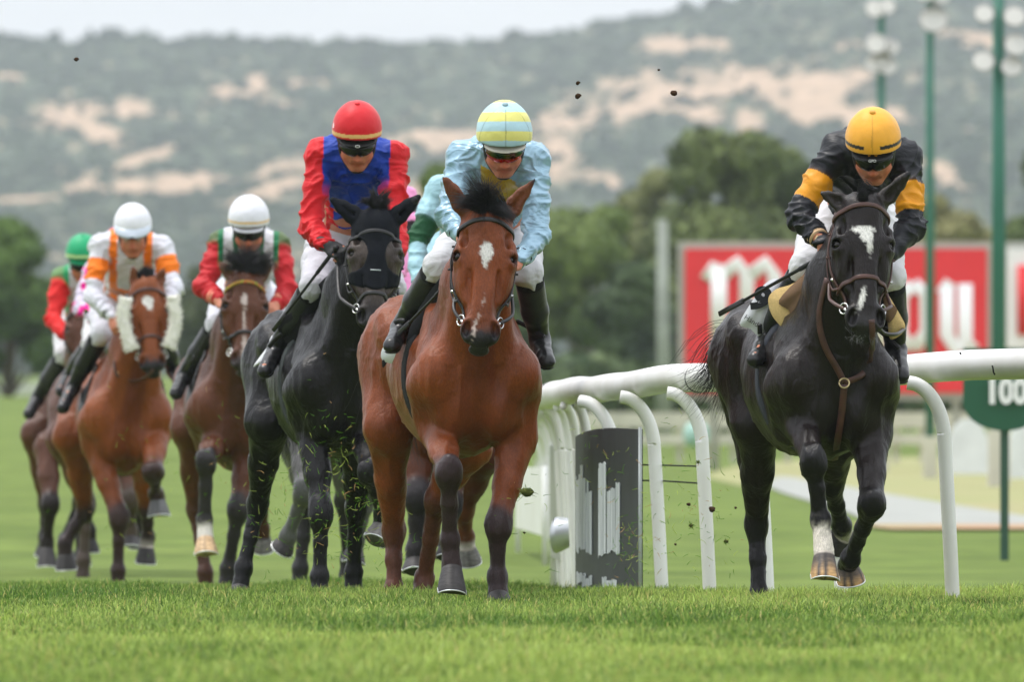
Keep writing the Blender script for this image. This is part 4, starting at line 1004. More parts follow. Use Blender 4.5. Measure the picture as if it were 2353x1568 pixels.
def reins(H, hands, m, r=.006):
    for c, hd_ in zip(H.bits, hands):
        mid = (c + np.array(hd_)) / 2 + np.array([0, -.02, -.045]); side = H.Rr * (1 if (c - H.pol) @ H.Rr > 0 else -1) * .035
        MB().tube(smooth_path([c, c * .6 + mid * .4 + side, mid + side, hd_], 6), r, 8, flat=(1.2, .5), up=np.array([0, -1, .1])).build('rein', m, H.root)
def forelock(H, n, dirs, ln=.16, r0=.0022, spread=.05, base_d=(-.035, .03), wind=None, col=None, grav=.3, curl=.5):
    """locks of hair: every lock shares its root, direction and bend"""
    nl = max(8, n // 13); per = 44; rt = []; dr = []; le = []; V_ = []; F_ = []; C_ = []; off = 0
    for q in range(nl):
        r = rng.normal(0, .018); d = rng.uniform(*base_d)
        p = project(H.S, H.h(r, -.09, d), nrm(H.N + H.Rr * r * 4), .2, -.006)
        if p is None: p = H.h(r, -.02, d)
        v = dirs[q % len(dirs)]; dv = H.Rr * (v[0] + rng.normal(0, .16)) + H.N * (v[1] + rng.normal(0, .1)) - H.D * (v[2] + rng.normal(0, .14)); L0 = ln * v[3] * rng.uniform(.7, 1.12)
        bend = nrm(rng.normal(0, 1, 3)) * curl * 1.2
        V, F = strands(np.tile(p, (per, 1)) + rng.normal(0, .0065, (per, 3)) * H.hs, dv + rng.normal(0, .07, (per, 3)), L0 * rng.uniform(.6, 1.05, per) * H.hs, r0 * H.hs, grav, .06, 8, .10, bend)
        V_.append(V); F_.append(F + off); off += len(V); C_.append(np.tile(np.array(col or (.010, .0095, .012)) * rng.uniform(.6, 2.0), (len(V), 1)))
    mkobj('forelock', np.concatenate(V_), np.concatenate(F_), M_hair, H.root, True, np.concatenate(C_))
def tail_hair(H, n, way, ln, col, r0=.0022, width=.05):
    rt = []; dr = []; le = []
    a = H.T(-1.66, 0, 1.12)
    way = [np.array(w, float) for w in way]
    path = smooth_path([a] + way, 6)
    Vs = []
    m = len(path)
    offs = rng.normal(0, 1, (n, 2)); stop = rng.uniform(.45, 1.0, n)
    Tt = np.gradient(path, axis=0); Tt /= np.linalg.norm(Tt, axis=1)[:, None]
    A = np.cross(Tt, [0, 1, .1]); A /= np.linalg.norm(A, axis=1)[:, None]; Bv = np.cross(A, Tt)
    V = []; F = []; segs = 14
    ph = rng.uniform(0, 6.28, (n, 2)); fr = rng.uniform(.4, 1.6, (n, 2))
    for i in range(n):
        ts = np.linspace(0, stop[i], segs) * (m - 1); i0 = np.clip(ts.astype(int), 0, m - 2); f = (ts - i0)[:, None]
        c = path[i0] * (1 - f) + path[i0 + 1] * f; t = np.linspace(0, 1, segs)
        sp = width * (.25 + 1.6 * t ** 1.3)
        wob = .03 * t ** 1.5
        c = c + A[i0] * ((offs[i, 0] * sp + wob * np.sin(ph[i, 0] + fr[i, 0] * t * 3))[:, None]) + Bv[i0] * ((offs[i, 1] * sp * .8 + wob * np.sin(ph[i, 1] + fr[i, 1] * t * 3))[:, None])
        rr = r0 * (1 - .8 * t ** 2); b0 = len(V) * 0 + i * segs * 3
        for k in range(3):
            th = k * 2.094
        ring_ = np.stack([c + rr[:, None] * (A[i0] * math.cos(th) + Bv[i0] * math.sin(th)) for th in (0, 2.09, 4.19)], 1).reshape(-1, 3)
        V.append(ring_)
        q = np.arange(segs - 1)[:, None] * 3 + b0
        for j in range(3): F.append(np.concatenate([q + j, q + (j + 1) % 3, q + 3 + (j + 1) % 3, q + 3 + j], 1))
    V = np.concatenate(V); F = np.concatenate(F)
    mkobj('tail', V, F, M_hair, H.root, True, np.tile(np.array(col), (len(V), 1)) * rng.uniform(.6, 1.5, (n, 1)).repeat(segs * 3, 0))
def girth(H, f, m, col, w=.05, name='girth', off=.008):
    s = H.size; mk = SDF(); mk.ell(H.T(f, 0, .97), (.36 * s, w * s, .48 * s), [H.L, H.F, [0, 0, 1]], .01)
    return shell_obj(name, H.S, off, mk, .008 * s, m, H.root, col)
def saddle(H, f=-.55, m=None, col=(.02, .02, .02), flaps=True):
    """small racing saddle: seat, pommel and flaps"""
    m = m or M_black_leather; s = H.size
    S = SDF(); a = [H.L, H.F, [0, 0, 1]]
    S.cone(H.T(f + .14, 0, 1.40), H.T(f - .10, 0, 1.36), .05 * s, .07 * s, .04, col, (H.L, 1.5)); S.ell(H.T(f - .2, 0, 1.385), (.12 * s, .06 * s, .035 * s), a, .04, col)
    o = sdf_obj('saddle', S, .01, m, H.root)
    for sg in (-1, 1) if flaps else ():
        mk = SDF(); mk.ell(H.T(f + .10, sg * .26, 1.10), (.14 * s, .15 * s, .26 * s), a, .01)
        shell_obj('saddle_flap', H.S, .016, mk, .009 * s, m, H.root, col)
def number_cloth(H, f, col=(.74, .75, .78), lowu=.93, fl=.17, side=(-1,), m=None, name='number_cloth', k=.012, disp=True):
    s = H.size; a = [H.L, H.F, [0, 0, 1]]
    for sg in side:
        mk = SDF(); c = H.T(f, sg * .26, 1.16)
        mk.cone(H.T(f, sg * .2, 1.40), H.T(f - .02, sg * .26, lowu + .1), fl * s, fl * s, .01)
        mk.cut(H.T(f, sg * .26, lowu), nrm(np.array([0, 0, -1.]) + H.F * .15)); mk.cut(H.T(f - fl * .8, 0, 1), -H.F); mk.cut(H.T(f + fl * .8, 0, 1), H.F)
        shell_obj(name, H.S, k, mk, .009 * s, m or M_cloth, H.root, col, disp=(lambda V: .004 * fbm(V * np.array([12, 12, 9]), 2)) if disp else None)
def stirrup(H, foot, up, m=M_steel, leather=M_black_leather):
    """iron under the boot and the leather up to the saddle"""
    foot = np.asarray(foot, float); L_ = H.L; pts = []
    for t in np.linspace(0, math.pi, 14): pts.append(foot + L_ * .055 * math.cos(t) + np.array([0, 0, 1]) * (.11 * math.sin(t)))
    o = MB().tube([foot + L_ * .055] + pts + [foot - L_ * .055, foot + L_ * .055], .006, 8).build('stirrup', m, H.root)
    MB().tube(smooth_path([foot + np.array([0, 0, .11]), (foot + up) / 2 + np.array([0, 0, .06]), up], 6), .010, 8, flat=(1, .35), up=-H.F).build('stirrup_leather', leather, H.root)

# ---------------- jockeys ----------------
M_skin = mat('skin', None, rough=.5, spec=.35, vary=.12, vscale=60, bump=.25, bscale=300, backsss=.12)
M_satin = mat('satin_silks', None, rough=.27, spec=.8, vary=.05, vscale=12, bump=.18, bscale=30, stretch=(1, .8, 1.5), sheen=.2, metal=.22, bump2=.6, bscale2=7, bdist2=.04)
M_silk = mat('matte_silks', None, rough=.6, spec=.3, vary=.10, vscale=14, bump=.3, bscale=34, sheen=.1, stretch=(1, .8, 1.5), bump2=.5, bscale2=8, bdist2=.035)
M_breech = mat('white_breeches', None, rough=.75, spec=.25, vary=.05, vscale=12, bump=.3, bscale=40, bump2=.5, bscale2=9, bdist2=.035)
M_boot = mat('polished_boot', None, rough=.3, spec=.32, vary=.2, vscale=10, bump=.6, bscale=26, coat=.1, croug=.12)
M_cap = mat('cap_cover', None, rough=.5, spec=.35, vary=.04, vscale=20, bump=.3, bscale=60, sheen=.2)
M_lens = mat('tinted_lens', (.006, .006, .007), rough=.08, spec=.35)
M_glove = mat('black_glove', (.012, .012, .013), rough=.65, bump=.5, bscale=90)
M_strap = mat('harness_black', (.014, .014, .015), rough=.55)
SKIN = hx(190, 122, 94)
def hand_sdf(S, w, fw, up, side, s=1.0, col=SKIN, fist=.8, k=.004):
    """palm, four curled fingers of different lengths and a thumb; fw = along the forearm, up = back of the hand, side = thumb side"""
    fw, up = nrm(fw), nrm(up); up = nrm(up - fw * (up @ fw)); side = nrm(np.cross(fw, up)) * (1 if np.cross(fw, up) @ side > 0 else -1)
    S.cone(w - fw * .03 * s, w + fw * .015 * s, .027 * s, .028 * s, .01, col)
    c = w + fw * .050 * s
    S.ell(c, (.040 * s, .019 * s, .043 * s), [side, up, fw], .012, col)
    for i, (o, ln) in enumerate(((.029, .95), (.010, 1.05), (-.010, 1.0), (-.028, .8))):
        kn = c + fw * (.036 - .004 * abs(i - 1)) * s + side * o * s + up * .004 * s
        p1 = kn + (fw * .55 - up * .85) * .040 * ln * s * fist + fw * .01 * s; p2 = p1 + (-fw * .55 - up * .75) * .026 * ln * s; p3 = p2 + (-fw * .95 + up * .2) * .020 * ln * s
        S.chain([kn, p1, p2, p3], [.0105 * s, .0098 * s, .009 * s, .0082 * s], k, col)
        S.ell(kn, (.0115 * s, .010 * s, .0115 * s), [side, up, fw], .004, tuple(np.array(col) * .93))
    t0 = w + fw * .022 * s + side * .028 * s - up * .006 * s; t1 = t0 + (fw * .7 + side * .45 - up * .5) * .036 * s; t2 = t1 + (fw * .6 - side * .5 - up * .7) * .032 * s
    S.chain([t0, t1, t2], [.014 * s, .0115 * s, .010 * s], .006, col)
    return c - up * .024 * s + fw * .02 * s
def build_jockey(H, label, eye, pitch, J, silks, cap, capm=None, silkm=None, headyaw=0, roll=0, goggles='lens', res=.0055, hands=('skin', 'skin'), boots=((.012, .012, .013), (.03, .03, .032)), breech=(.62, .62, .64), face=True, cap_peak=True, fold=1.0, hs=1.0, sock=(.012, .012, .014), caps=1.06):
    """eye=(px x, px y, f); J: joints (px x, px y, f) sh/el/wr/kn/an/to for l (image left) and r, pelvis"""
    W = H.W
    root = tag(empty('person', H.T(-.6, 0, 1.3)), label, 'person')
    E = W(*eye); sh = {k: W(*J['sh' + k]) for k in 'lr'}; elb = {k: W(*J['el' + k]) for k in 'lr'}; wr = {k: W(*J['wr' + k]) for k in 'lr'}
    kn = {k: W(*J['kn' + k]) for k in 'lr'}; an = {k: W(*J['an' + k]) for k in 'lr'}; to = {k: W(*J['to' + k]) for k in 'lr'}
    pel = W(*J['pel']); X0 = np.array([1., 0, 0])
    p, yw = R(pitch), R(headyaw)
    N = np.array([math.sin(yw) * math.cos(p), -math.cos(yw) * math.cos(p), -math.sin(p)]); Rr = np.array([math.cos(yw), math.sin(yw), 0]); Up = np.cross(Rr, N); Up = -Up if Up[2] < 0 else Up
    c_, s_ = math.cos(R(roll)), math.sin(R(roll)); Rr, Up = Rr * c_ + Up * s_, Up * c_ - Rr * s_
    def h(r, n, u): return E + hs * (Rr * r + N * n + Up * u)
    hax = [Rr, N, Up]
    chest = (sh['l'] + sh['r']) / 2; spine = nrm(chest - pel); lat = nrm(sh['r'] - sh['l'])
    # body: one continuous skin surface
    B = SDF(); sk = SKIN; lip = tuple(np.array(sk) * [.8, .52, .5]); red_ = tuple(np.array(sk) * [1.02, .78, .72])
    def he(r, n, u, a, b, c, k, col=sk, sub=False, ax=None): B.ell(h(r, n, u), (a * hs, b * hs, c * hs), ax or hax, k * hs, col, sub)
    he(0, -.092, .035, .076, .095, .098, .02)                     # skull
    he(0, -.052, -.035, .060, .058, .070, .03)                     # face
    he(0, -.030, -.100, .026, .024, .022, .03)                     # chin
    for sg in (-1, 1):
        he(sg * .040, -.045, -.045, .026, .030, .035, .02, red_)          # cheek
        B.cone(h(sg * .058, -.075, -.06), h(sg * .02, -.038, -.108), .018 * hs, .017 * hs, .02 * hs, sk)
        he(sg * .031, -.004, .0, .019, .014, .012, .006, tuple(np.array(sk) * .6), True)     # eye sockets
        he(sg * .031, -.016, -.001, .0125, .012, .012, .004, (.5, .45, .42))
        he(sg * .031, -.008, .018, .024, .010, .008, .008, tuple(np.array(sk) * .7))       # brow
        he(sg * .076, -.085, -.012, .009, .018, .03, .006, red_)          # ear
        he(sg * .0115, .004, -.044, .010, .012, .009, .005, red_)         # nostril wing
        he(sg * .008, .008, -.052, .0035, .005, .003, .002, tuple(np.array(sk) * .25), True)
        B.cone(h(sg * .02, -.002, -.04), h(sg * .033, -.012, -.075), .004, .004, .008, sk)
    B.cone(h(0, -.012, .012), h(0, .012, -.038), .009 * hs, .013 * hs, .010 * hs, red_)
    he(0, .014, -.043, .012, .012, .010, .006, red_)
    he(0, -.010, -.068, .022, .012, .006, .005, lip); he(0, -.011, -.078, .019, .012, .006, .004, lip)
    B.ell(h(0, .000, -.0728), (.024 * hs, .008 * hs, .0014 * hs), hax, .002 * hs, tuple(np.array(lip) * .35), True)
    he(0, -.034, -.088, .018, .02, .004, .008, sk)
    nk = chest + spine * .03 + np.array([0, 0, .02])
    B.cone(h(0, -.10, -.05), nk, .052, .058, .03, sk)
    B.cone(chest - spine * .02, pel, .10, .10, .08, sk, (lat, 1.2))
    for k, sg in (('l', -1), ('r', 1)):
        B.cone(sh[k], elb[k], .042, .033, .05, sk); B.cone(elb[k], wr[k], .034, .024, .02, sk)
        B.cone(pel + lat * sg * .09, kn[k], .07, .05, .04, sk); B.cone(kn[k], an[k], .042, .03, .02, sk); B.cone(an[k], to[k], .03, .024, .02, sk)
    grips = {}
    for k, sg in (('l', -1), ('r', 1)):
        fw = nrm(wr[k] - elb[k]); hd = J.get('hd' + k); 
        if hd is not None: fw = nrm(W(*hd) - wr[k])
        up = nrm(np.array([sg * .55, -.2, .8])); grips[k] = hand_sdf(B, wr[k], fw, up, np.array([-sg, -.2, .3]), 1.0, sk)
    H.grips = grips
    sdf_obj('body', B, res, M_skin, root, lambda V: .0006 * fbm(V * 90, 2), None, 1, .003)
    for k in 'lr':
        if hands[0 if k == 'l' else 1] != 'skin':
            G = SDF(); fw = nrm(wr[k] - elb[k]); hd = J.get('hd' + k)
            if hd is not None: fw = nrm(W(*hd) - wr[k])
            sg = -1 if k == 'l' else 1; hand_sdf(G, wr[k] + fw * .004, fw, nrm(np.array([sg * .55, -.2, .8])), np.array([-sg, -.2, .3]), 1.12, (.012, .012, .013)); sdf_obj('glove', G, .0055, M_glove, root, None, None, 1)
    # jacket
    S = SDF(); U = lambda nm: (lambda X, t: silks(nm, X, t))
    fr = nrm(np.cross(lat, spine)); fr = fr if fr[1] < 0 else -fr     # outwards from the chest
    q = dict(chest=chest, pel=pel, lat=lat, spine=spine, fr=fr, sh=sh, elb=elb, wr=wr, h=h)
    root_q = q
    silks.q = q
    S.ell(chest - spine * .13, (.155, .12, .19), [lat, fr, spine], .05, U('torso'))
    S.cone(chest - spine * .2, pel + spine * .10, .125, .118, .06, U('torso'), (fr, .85))
    S.ell(chest - fr * .05 - spine * .1, (.14, .09, .17), [lat, fr, spine], .05, U('torso'))
    S.cone(chest - spine * .02, nk + (h(0, -.10, -.05) - nk) * .25, .085, .060, .03, U('collar'))
    for k, sg in (('l', -1), ('r', 1)):
        S.cone(chest + lat * sg * .05 + spine * .0, sh[k], .088, .070, .06, U('torso'))
        S.cone(sh[k], sh[k] * .5 + elb[k] * .5, .066, .058, .03, U('up' + k)); S.cone(sh[k] * .5 + elb[k] * .5, elb[k], .058, .050, .02, U('um' + k))
        S.cone(elb[k], elb[k] * .3 + wr[k] * .7, .050, .042, .02, U('lo' + k)); S.cone(elb[k] * .3 + wr[k] * .7, wr[k], .042, .033, .012, U('cuff' + k))
    amp = fold
    def disp(V):
        wv = np.stack([fbm(V * 6 + 1, 2), fbm(V * 6 + 7, 2), fbm(V * 6 + 13, 2)], 1)
        rot = V @ np.array([[.8, .3, -.5], [-.2, .9, .35], [.55, -.2, .8]])
        a = (1 - np.abs(vnoise(rot * np.array([5, 6, 15]) + .9 * wv))) ** 3; b = (1 - np.abs(vnoise(V * np.array([9, 9, 20]) + 1.3 * wv + 5))) ** 5
        r = ((a - .35) * .012 + (b - .25) * .011) * amp
        for k in 'lr':
            for (A_, B_), fq in (((sh[k], elb[k]), .040), ((elb[k], wr[k]), .026)):
                ab = B_ - A_; ln = np.linalg.norm(ab); t = (V - A_) @ ab / (ab @ ab); dd = np.linalg.norm(V - A_ - np.clip(t, 0, 1)[:, None] * ab, axis=1); m = (dd < .10) & (t > -.1) & (t < 1.1)
                w = t * ln / fq + 1.1 * vnoise(V * 9 + 4) + .5 * vnoise(V * 22)
                ring_ = ((1 - np.abs((w % 2) - 1)) ** 2 - .35) * .008 * amp
                r = r + np.where(m, ring_ * np.clip(vnoise(V * 8 + 3) * 1.6 + .4, 0, 1), 0)
        sd_ = np.minimum(np.linalg.norm(V - sh['l'], axis=1), np.linalg.norm(V - sh['r'], axis=1)); return r * np.clip(sd_ / .12, .35, 1)
    sdf_obj('jacket', S, res + .0005, silkm or M_silk, root, disp, None, 1, .0025)
    # breeches
    S = SDF(); bc = breech
    S.cone(pel + spine * .09, pel - spine * .02, .112, .125, .05, bc, (fr, .9))
    for k, sg in (('l', -1), ('r', 1)):
        hp = pel + lat * sg * .085 - spine * .02; S.cone(hp, hp * .45 + kn[k] * .55, .105, .080, .04, bc); S.cone(hp * .45 + kn[k] * .55, kn[k], .080, .060, .03, bc)
        S.cone(kn[k], kn[k] * .75 + an[k] * .25, .060, .047, .02, bc)
    S.ell(pel - fr * .04 - spine * .02, (.15, .12, .12), [lat, fr, spine], .04, bc)
    sdf_obj('breeches', S, res + .0015, M_breech, root, lambda V: (1 - 2 * np.abs(vnoise(V * np.array([9, 7, 24]) + fbm(V * 6, 2)[:, None]))) * .0045 + (1 - 2 * np.abs(vnoise(V * np.array([22, 15, 50])))) * .0018, None, 1)
    # boots
    for k, sg in (('l', -1), ('r', 1)):
        S = SDF(); a = kn[k] * .84 + an[k] * .16; dn = nrm(an[k] - kn[k]); b0, b1 = boots
        S.cone(a + dn * .01, a * .5 + an[k] * .5, .0600, .056, .01, b1 if b1 else b0); S.cone(a * .5 + an[k] * .5, an[k], .055, .040, .02, b0)
        ft = nrm(to[k] - an[k]); sole = nrm(-np.array([0, 0, 1.]) + ft * ft[2])
        S.cone(an[k] - ft * .03 + sole * .025, an[k] + ft * .03 + sole * .015, .036, .038, .02, b0)
        S.cone(an[k] + ft * .02, to[k], .040, .030, .02, b0, (sole, .8)); S.cone(an[k] - ft * .05 + sole * .03, to[k] + sole * .012, .030, .036, .015, b0, (sole, .6))
        S.cone(an[k] - ft * .055 + sole * .058, an[k] - ft * .015 + sole * .052, .022, .024, .004, (.02, .02, .02), (sole, .6))
        bo = sdf_obj('boot', S, .006, M_boot, root, lambda V: (1 - 2 * np.abs(vnoise(V * np.array([18, 18, 40])))) * .0022 * np.clip(1.2 - ((V - an[k]) @ (-dn)) / .18, .15, 1), None, 1)
        S = SDF(); S.cone(to[k] + sole * .034 , an[k] + ft * .01 + sole * .034, .034, .026, .01, hx(70, 74, 60), (sole, .18)); 
        sdf_obj('boot_sole', S, .006, mat('muddy_sole', None, rough=.95, vary=.5, vscale=70, col2=(.02, .02, .02)), bo, None, None, 1)
        S = SDF(); a2 = kn[k] * .95 + an[k] * .05; S.cone(a2, a + dn * .02, .0615, .0575, .004, sock); sdf_obj('boot_cuff', S, .007, M_elastic, root, None, None, 1)
    # cap
    S = SDF(); cc = h(0, -.090, .057); hs0 = hs; hs = hs * caps
    capc = tuple(cap(0., .1, -.03))
    S.ell(cc, (.106 * hs, .124 * hs, .124 * hs), hax, .01, capc); S.ell(cc - Up * .008 * hs, (.0995 * hs, .116 * hs, .113 * hs), hax, .004, (1, 1, 1), True)
    pn = nrm(-Up * 1 + N * .30); S.cut(cc + Up * -.026 * hs + N * 0, pn, .006)
    cp = sdf_obj('cap', S, .0045, capm or M_cap, root, (lambda V: .0012 * fbm(V * 22, 2)) if capm is None else None, lambda V, Cc: cap_cols(V, cc, Rr, N, Up, hs, cap), 1)
    if cap_peak:
        S = SDF(); S.ell(h(0, -.004, .042), (.080 * hs, .046 * hs, .0075 * hs), [Rr, nrm(N - Up * .12), nrm(Up + N * .12)], .004, cap_peak if not isinstance(cap_peak, bool) else capc)
        sdf_obj('peak', S, .0045, capm or M_cap, cp, None, None, 1)
    MB().lathe(cc + Up * .1225 * hs, [(0, .008), (.011, .007), (.013, .002), (.012, -.004)], 14, [Rr, N, Up]).build('button', M_cap, cp, cols=np.tile(np.array(cap(0., 0., .2)), (56, 1)))
    hs = hs0
    # inner headband under the cap and chin harness
    arc = [h(.088 * math.sin(a), -.085 + .092 * math.cos(a), .030 - .004 * math.cos(a)) for a in np.linspace(-1.6, 1.6, 22)]
    MB().tube(arc, .017 * hs, 10, flat=(1, .35), up=np.array([nrm(q_ - h(0, -.085, .03)) for q_ in arc])).build('headband', M_strap, root)
    for sg in (-1, 1):
        MB().tube(smooth_path([h(sg * .082, -.075, .03), h(sg * .077, -.07, -.035), h(sg * .056, -.055, -.088), h(sg * .02, -.038, -.126), h(0, -.036, -.130)], 5), .0085 * hs, 8, flat=(1, .4), up=np.array([sg * .8, -.6, 0.])).build('chin_strap', M_strap, root)
    # goggles
    if goggles:
        gv = []; n1, n2 = 27, 7
        up0 = .062 if goggles == 'cap' else .002; rad = .105 if goggles == 'cap' else .082; lift = .030 if goggles == 'cap' else 0
        for i in range(n1):
            a = -1.25 + 2.5 * i / (n1 - 1); notch = max(0, 1 - abs(a) / .16)
            for j in range(n2):
                v = -1 + 2 * j / (n2 - 1); hh = .0225 * (1 - .35 * abs(a / 1.25) ** 3) ; u = up0 + v * hh + (.011 * notch * (v < 0) * -v) 
                r_ = rad + .006 * (1 - v * v); gv.append(h(r_ * math.sin(a) * (.93 if goggles != 'cap' else 1.02), -.072 + lift * .2 + r_ * math.cos(a) * 1.12 + v * (-.002 if goggles != 'cap' else -.02), u))
        F = [(i * n2 + j, (i + 1) * n2 + j, (i + 1) * n2 + j + 1, i * n2 + j + 1) for i in range(n1 - 1) for j in range(n2 - 1)]
        gm = {'mirror': mat('mirror_lens', None, rough=.06, metal=.75, spec=.8), 'cap': mat('clear_goggle', hx(190, 200, 214), rough=.1, coat=1), 'lens': M_lens}[goggles]
        gcol = None
        if goggles == 'mirror':
            gcol = np.array([[.05 + .5 * max(0, abs(i - 13) / 13 - .1) * 0 + .45 * (j < 3) + .05 * math.sin(i * .5), .05 * abs(math.sin(i * .35)) * (j > 2) + .015, .012 + .05 * (i > 22)] for i in range(n1) for j in range(n2)])
        g = mkobj('goggles', gv, F, gm, root, True, gcol)
        md = g.modifiers.new('thick', 'SOLIDIFY'); md.thickness = .003; md.offset = 1
        rim_c = {'mirror': mat('red_frame', hx(190, 30, 50), rough=.3), 'cap': mat('blue_frame', hx(60, 90, 170), rough=.4)}.get(goggles, M_strap)
        edge = [gv[i * n2] for i in range(n1)]
        MB().tube(edge, .0022, 6).build('frame', rim_c, g); MB().tube([gv[i * n2 + n2 - 1] for i in range(n1)], .0022, 6).build('frame', rim_c, g)
        if goggles == 'cap':
            for a0 in (-1, 1): MB().tube([h(a0 * rad * math.sin(t) * 1.02, -.072 + rad * math.cos(t) * 1.1, up0) for t in np.linspace(1.2, 2.9, 10)], .009, 6, flat=(1, .3), up=Rr * a0).build('strap', M_strap, g)
    J_ = Horse(); J_.root = root; J_.h = h; J_.hs = hs; J_.ax = (Rr, N, Up); J_.grips = grips; J_.wr = wr; J_.an = an; J_.to = to; J_.cc = cc; J_.q = q; J_.elb = elb
    return J_
def cap_cols(V, cc, Rr, N, Up, hs, cap):
    q = (V - cc) / hs; r, n, u = q @ Rr, q @ N, q @ Up
    return np.array([cap(a, b, c) for a, b, c in zip(r, n, u)])
class Silks:
    def __init__(s, f): s.f = f; s.q = None
    def __call__(s, nm, X, t): return s.f(s.q, nm, X, t if t is not None else np.zeros(len(X)))
def plain(c): return lambda q, nm, X, t: np.tile(np.array(c), (len(X), 1))
def cuff(J, k, cols, m=None, t0=.72, w=.006, r=.043):
    """coloured bands round the end of a sleeve"""
    a, b = J.elb[k], J.wr[k]; d = b - a
    for i, c in enumerate(cols):
        if c is None: continue
        p = a + d * (t0 + i * .055); rr = .0555 + (.036 - .0555) * (t0 + i * .055)
        S = MB().tube([p - nrm(d) * w, p + nrm(d) * w], rr + .003, 20).build('sleeve_band', mat('band_%02d%02d%02d' % tuple(int(v * 99) for v in c), c, rough=.6), J.root)
def whip(p0, p1, label, r=.0075):
    p0, p1 = np.array(p0), np.array(p1); o = tag(empty('riding_whip', p0), label, 'whip'); d = p1 - p0
    MB().tube([p0, p0 + d * .3, p0 + d * .31, p0 + d * .8], np.array([r * 1.3, r * 1.2, r * .9, r * .75]), 10).build('shaft', M_rubber, o)
    MB().tube([p0 + d * .79, p1], r * 1.1, 10, flat=(1.2, .6), up=np.array([0, -1, .3])).build('popper', M_black_leather, o)
    MB().tube([p0 - d * .015, p0 + d * .01], r * 1.8, 10).build('knob', M_rubber, o)

# ---------------- the horses ----------------
def flap(H, name, px, m, thick=.012, col=None, par=None, sm=True):
    """a stiff flap standing off the horse's side: outline points (x px, y px, f)"""
    if sm: q = smooth_path([px[-1]] + list(px) + [px[0], px[1]], 4); px = [tuple(v) for v in q[4:-5]]
    pts = [H.W(*p) for p in px]; c = np.mean(pts, 0); V = pts + [p + np.array([0, thick, 0]) for p in pts] + [c, c + [0, thick, 0]]; n = len(pts)
    F = [(i, (i + 1) % n, 2 * n) for i in range(n)] + [((i + 1) % n + n, i + n, 2 * n + 1) for i in range(n)] + [(i, i + n, (i + 1) % n + n, (i + 1) % n) for i in range(n)]
    return mkobj(name, V, F, m, par or H.root, True, np.tile(np.array(col or (1, 1, 1)), (len(V), 1)))
def body_strap(H, name, px, m, w=.016, off=.008, f=.2):
    out = []
    for (x, y) in px:
        a = H.W(x, y, 1.0); v = a - np.array([0, 0, HC]); d = nrm(v); ts = np.linspace(0, 2.4, 500); s = H.S.eval(a + ts[:, None] * d) - off; i = np.nonzero(s < 0)[0]
        out.append(a + (ts[i[0]] if len(i) else 1.0) * d)
    out = smooth_path(out, 5); eps = 1e-3; g = np.stack([H.S.eval(out + e) - H.S.eval(out - e) for e in np.eye(3) * .01], 1)
    return MB().tube(out, w, 8, flat=(1, .25), up=g / (np.linalg.norm(g, axis=1)[:, None] + 1e-9)).build(name, m, H.root)
# 1: leading bay
def lead_marks(H, V, C):
    C = blaze(H, V, C, [(.003, .190, .026, .042, .0), (.001, .225, .008, .030, 0.0)])
    return blaze(H, V, C, [(-.018, .475, .005, .055, -.25), (-.028, .52, .007, .025, -.1)], (.50, .40, .36))
H1 = build_horse((1100, 50.35), 9, dict(BAY, leg2=(.095, .034, .020)), (1122, 478), (1102, 806), [(1016, 403, .06), (1231, 408, .06)], dict(
    FR=dict(j=[(1008, 985, -.16), (1032, 1085, .20), (1034, 1242, .10), (1038, 1306, .10), (1037, 1372, .16)], s=.94),
    FL=dict(j=[(1186, 1000, -.16), (1145, 1208, .0), (1143, 1326, -.02), (1145, 1368, .0), (1147, 1404, .04)], s=.94, keep=1),
    HR=dict(j=[(893, 985, -1.22), (905, 1222, -1.50), (905, 1340, -1.46), (906, 1378, -1.44), (906, 1408, -1.4)], s=.94),
    HL=dict(j=[(1070, 1030, -1.15), (1003, 1150, -1.30), (975, 1315, -1.5), (966, 1350, -1.45), (964, 1382, -1.4)], s=.95)), 'bay', size=.985, head_yaw=-6, coatmark=lead_marks, res=.0085)
tag(H1.root, 'bay racehorse with a white diamond on its forehead leading in the middle of the field', 'horse')
bridle(H1, M_black_leather, .052, None)
forelock(H1, 420, [(-.9, .5, .45, 1.0), (-.7, .6, .75, .95), (-.35, .5, .9, .95), (-.1, .6, .8, .8), (1.0, .5, .1, .75)], .19, .0010, grav=.9, curl=.25)
forelock(H1, 200, [(-.12, .55, -.55, .6), (.10, .55, -.5, .6), (0, .6, -.7, .7)], .16, .0014, grav=.8, curl=.1, base_d=(-.045, -.015))
girth(H1, -.50, M_elastic, (.014, .015, .017), .035)
saddle(H1, flaps=False)
flap(H1, 'saddle_cloth', [(1050, 598, -.15), (1010, 640, -.25), (968, 700, -.38), (940, 760, -.46), (935, 800, -.5), (962, 806, -.48), (978, 745, -.40), (1012, 690, -.3), (1052, 648, -.2)], M_elastic, .012, (.010, .010, .012))
flap(H1, 'number_cloth', [(884, 795, -.62), (930, 797, -.56), (922, 836, -.6), (878, 828, -.66)], M_cloth, .005, (.70, .72, .77))
flap(H1, 'cloth_corner', [(878, 829, -.655), (890, 830, -.65), (880, 846, -.66)], M_elastic, .005, (.02, .02, .02))
MB().tube([H1.W(1052, 628, -.05), H1.W(1015, 652, -.18)], .022, 10, flat=(1, .5), up=np.array([0, -1, .3])).build('rein_grip', M_rubber, H1.root)
tail_hair(H1, 120, [H1.W(930, 900, -1.85), H1.W(950, 1080, -1.9)], 1, (.012, .01, .01))
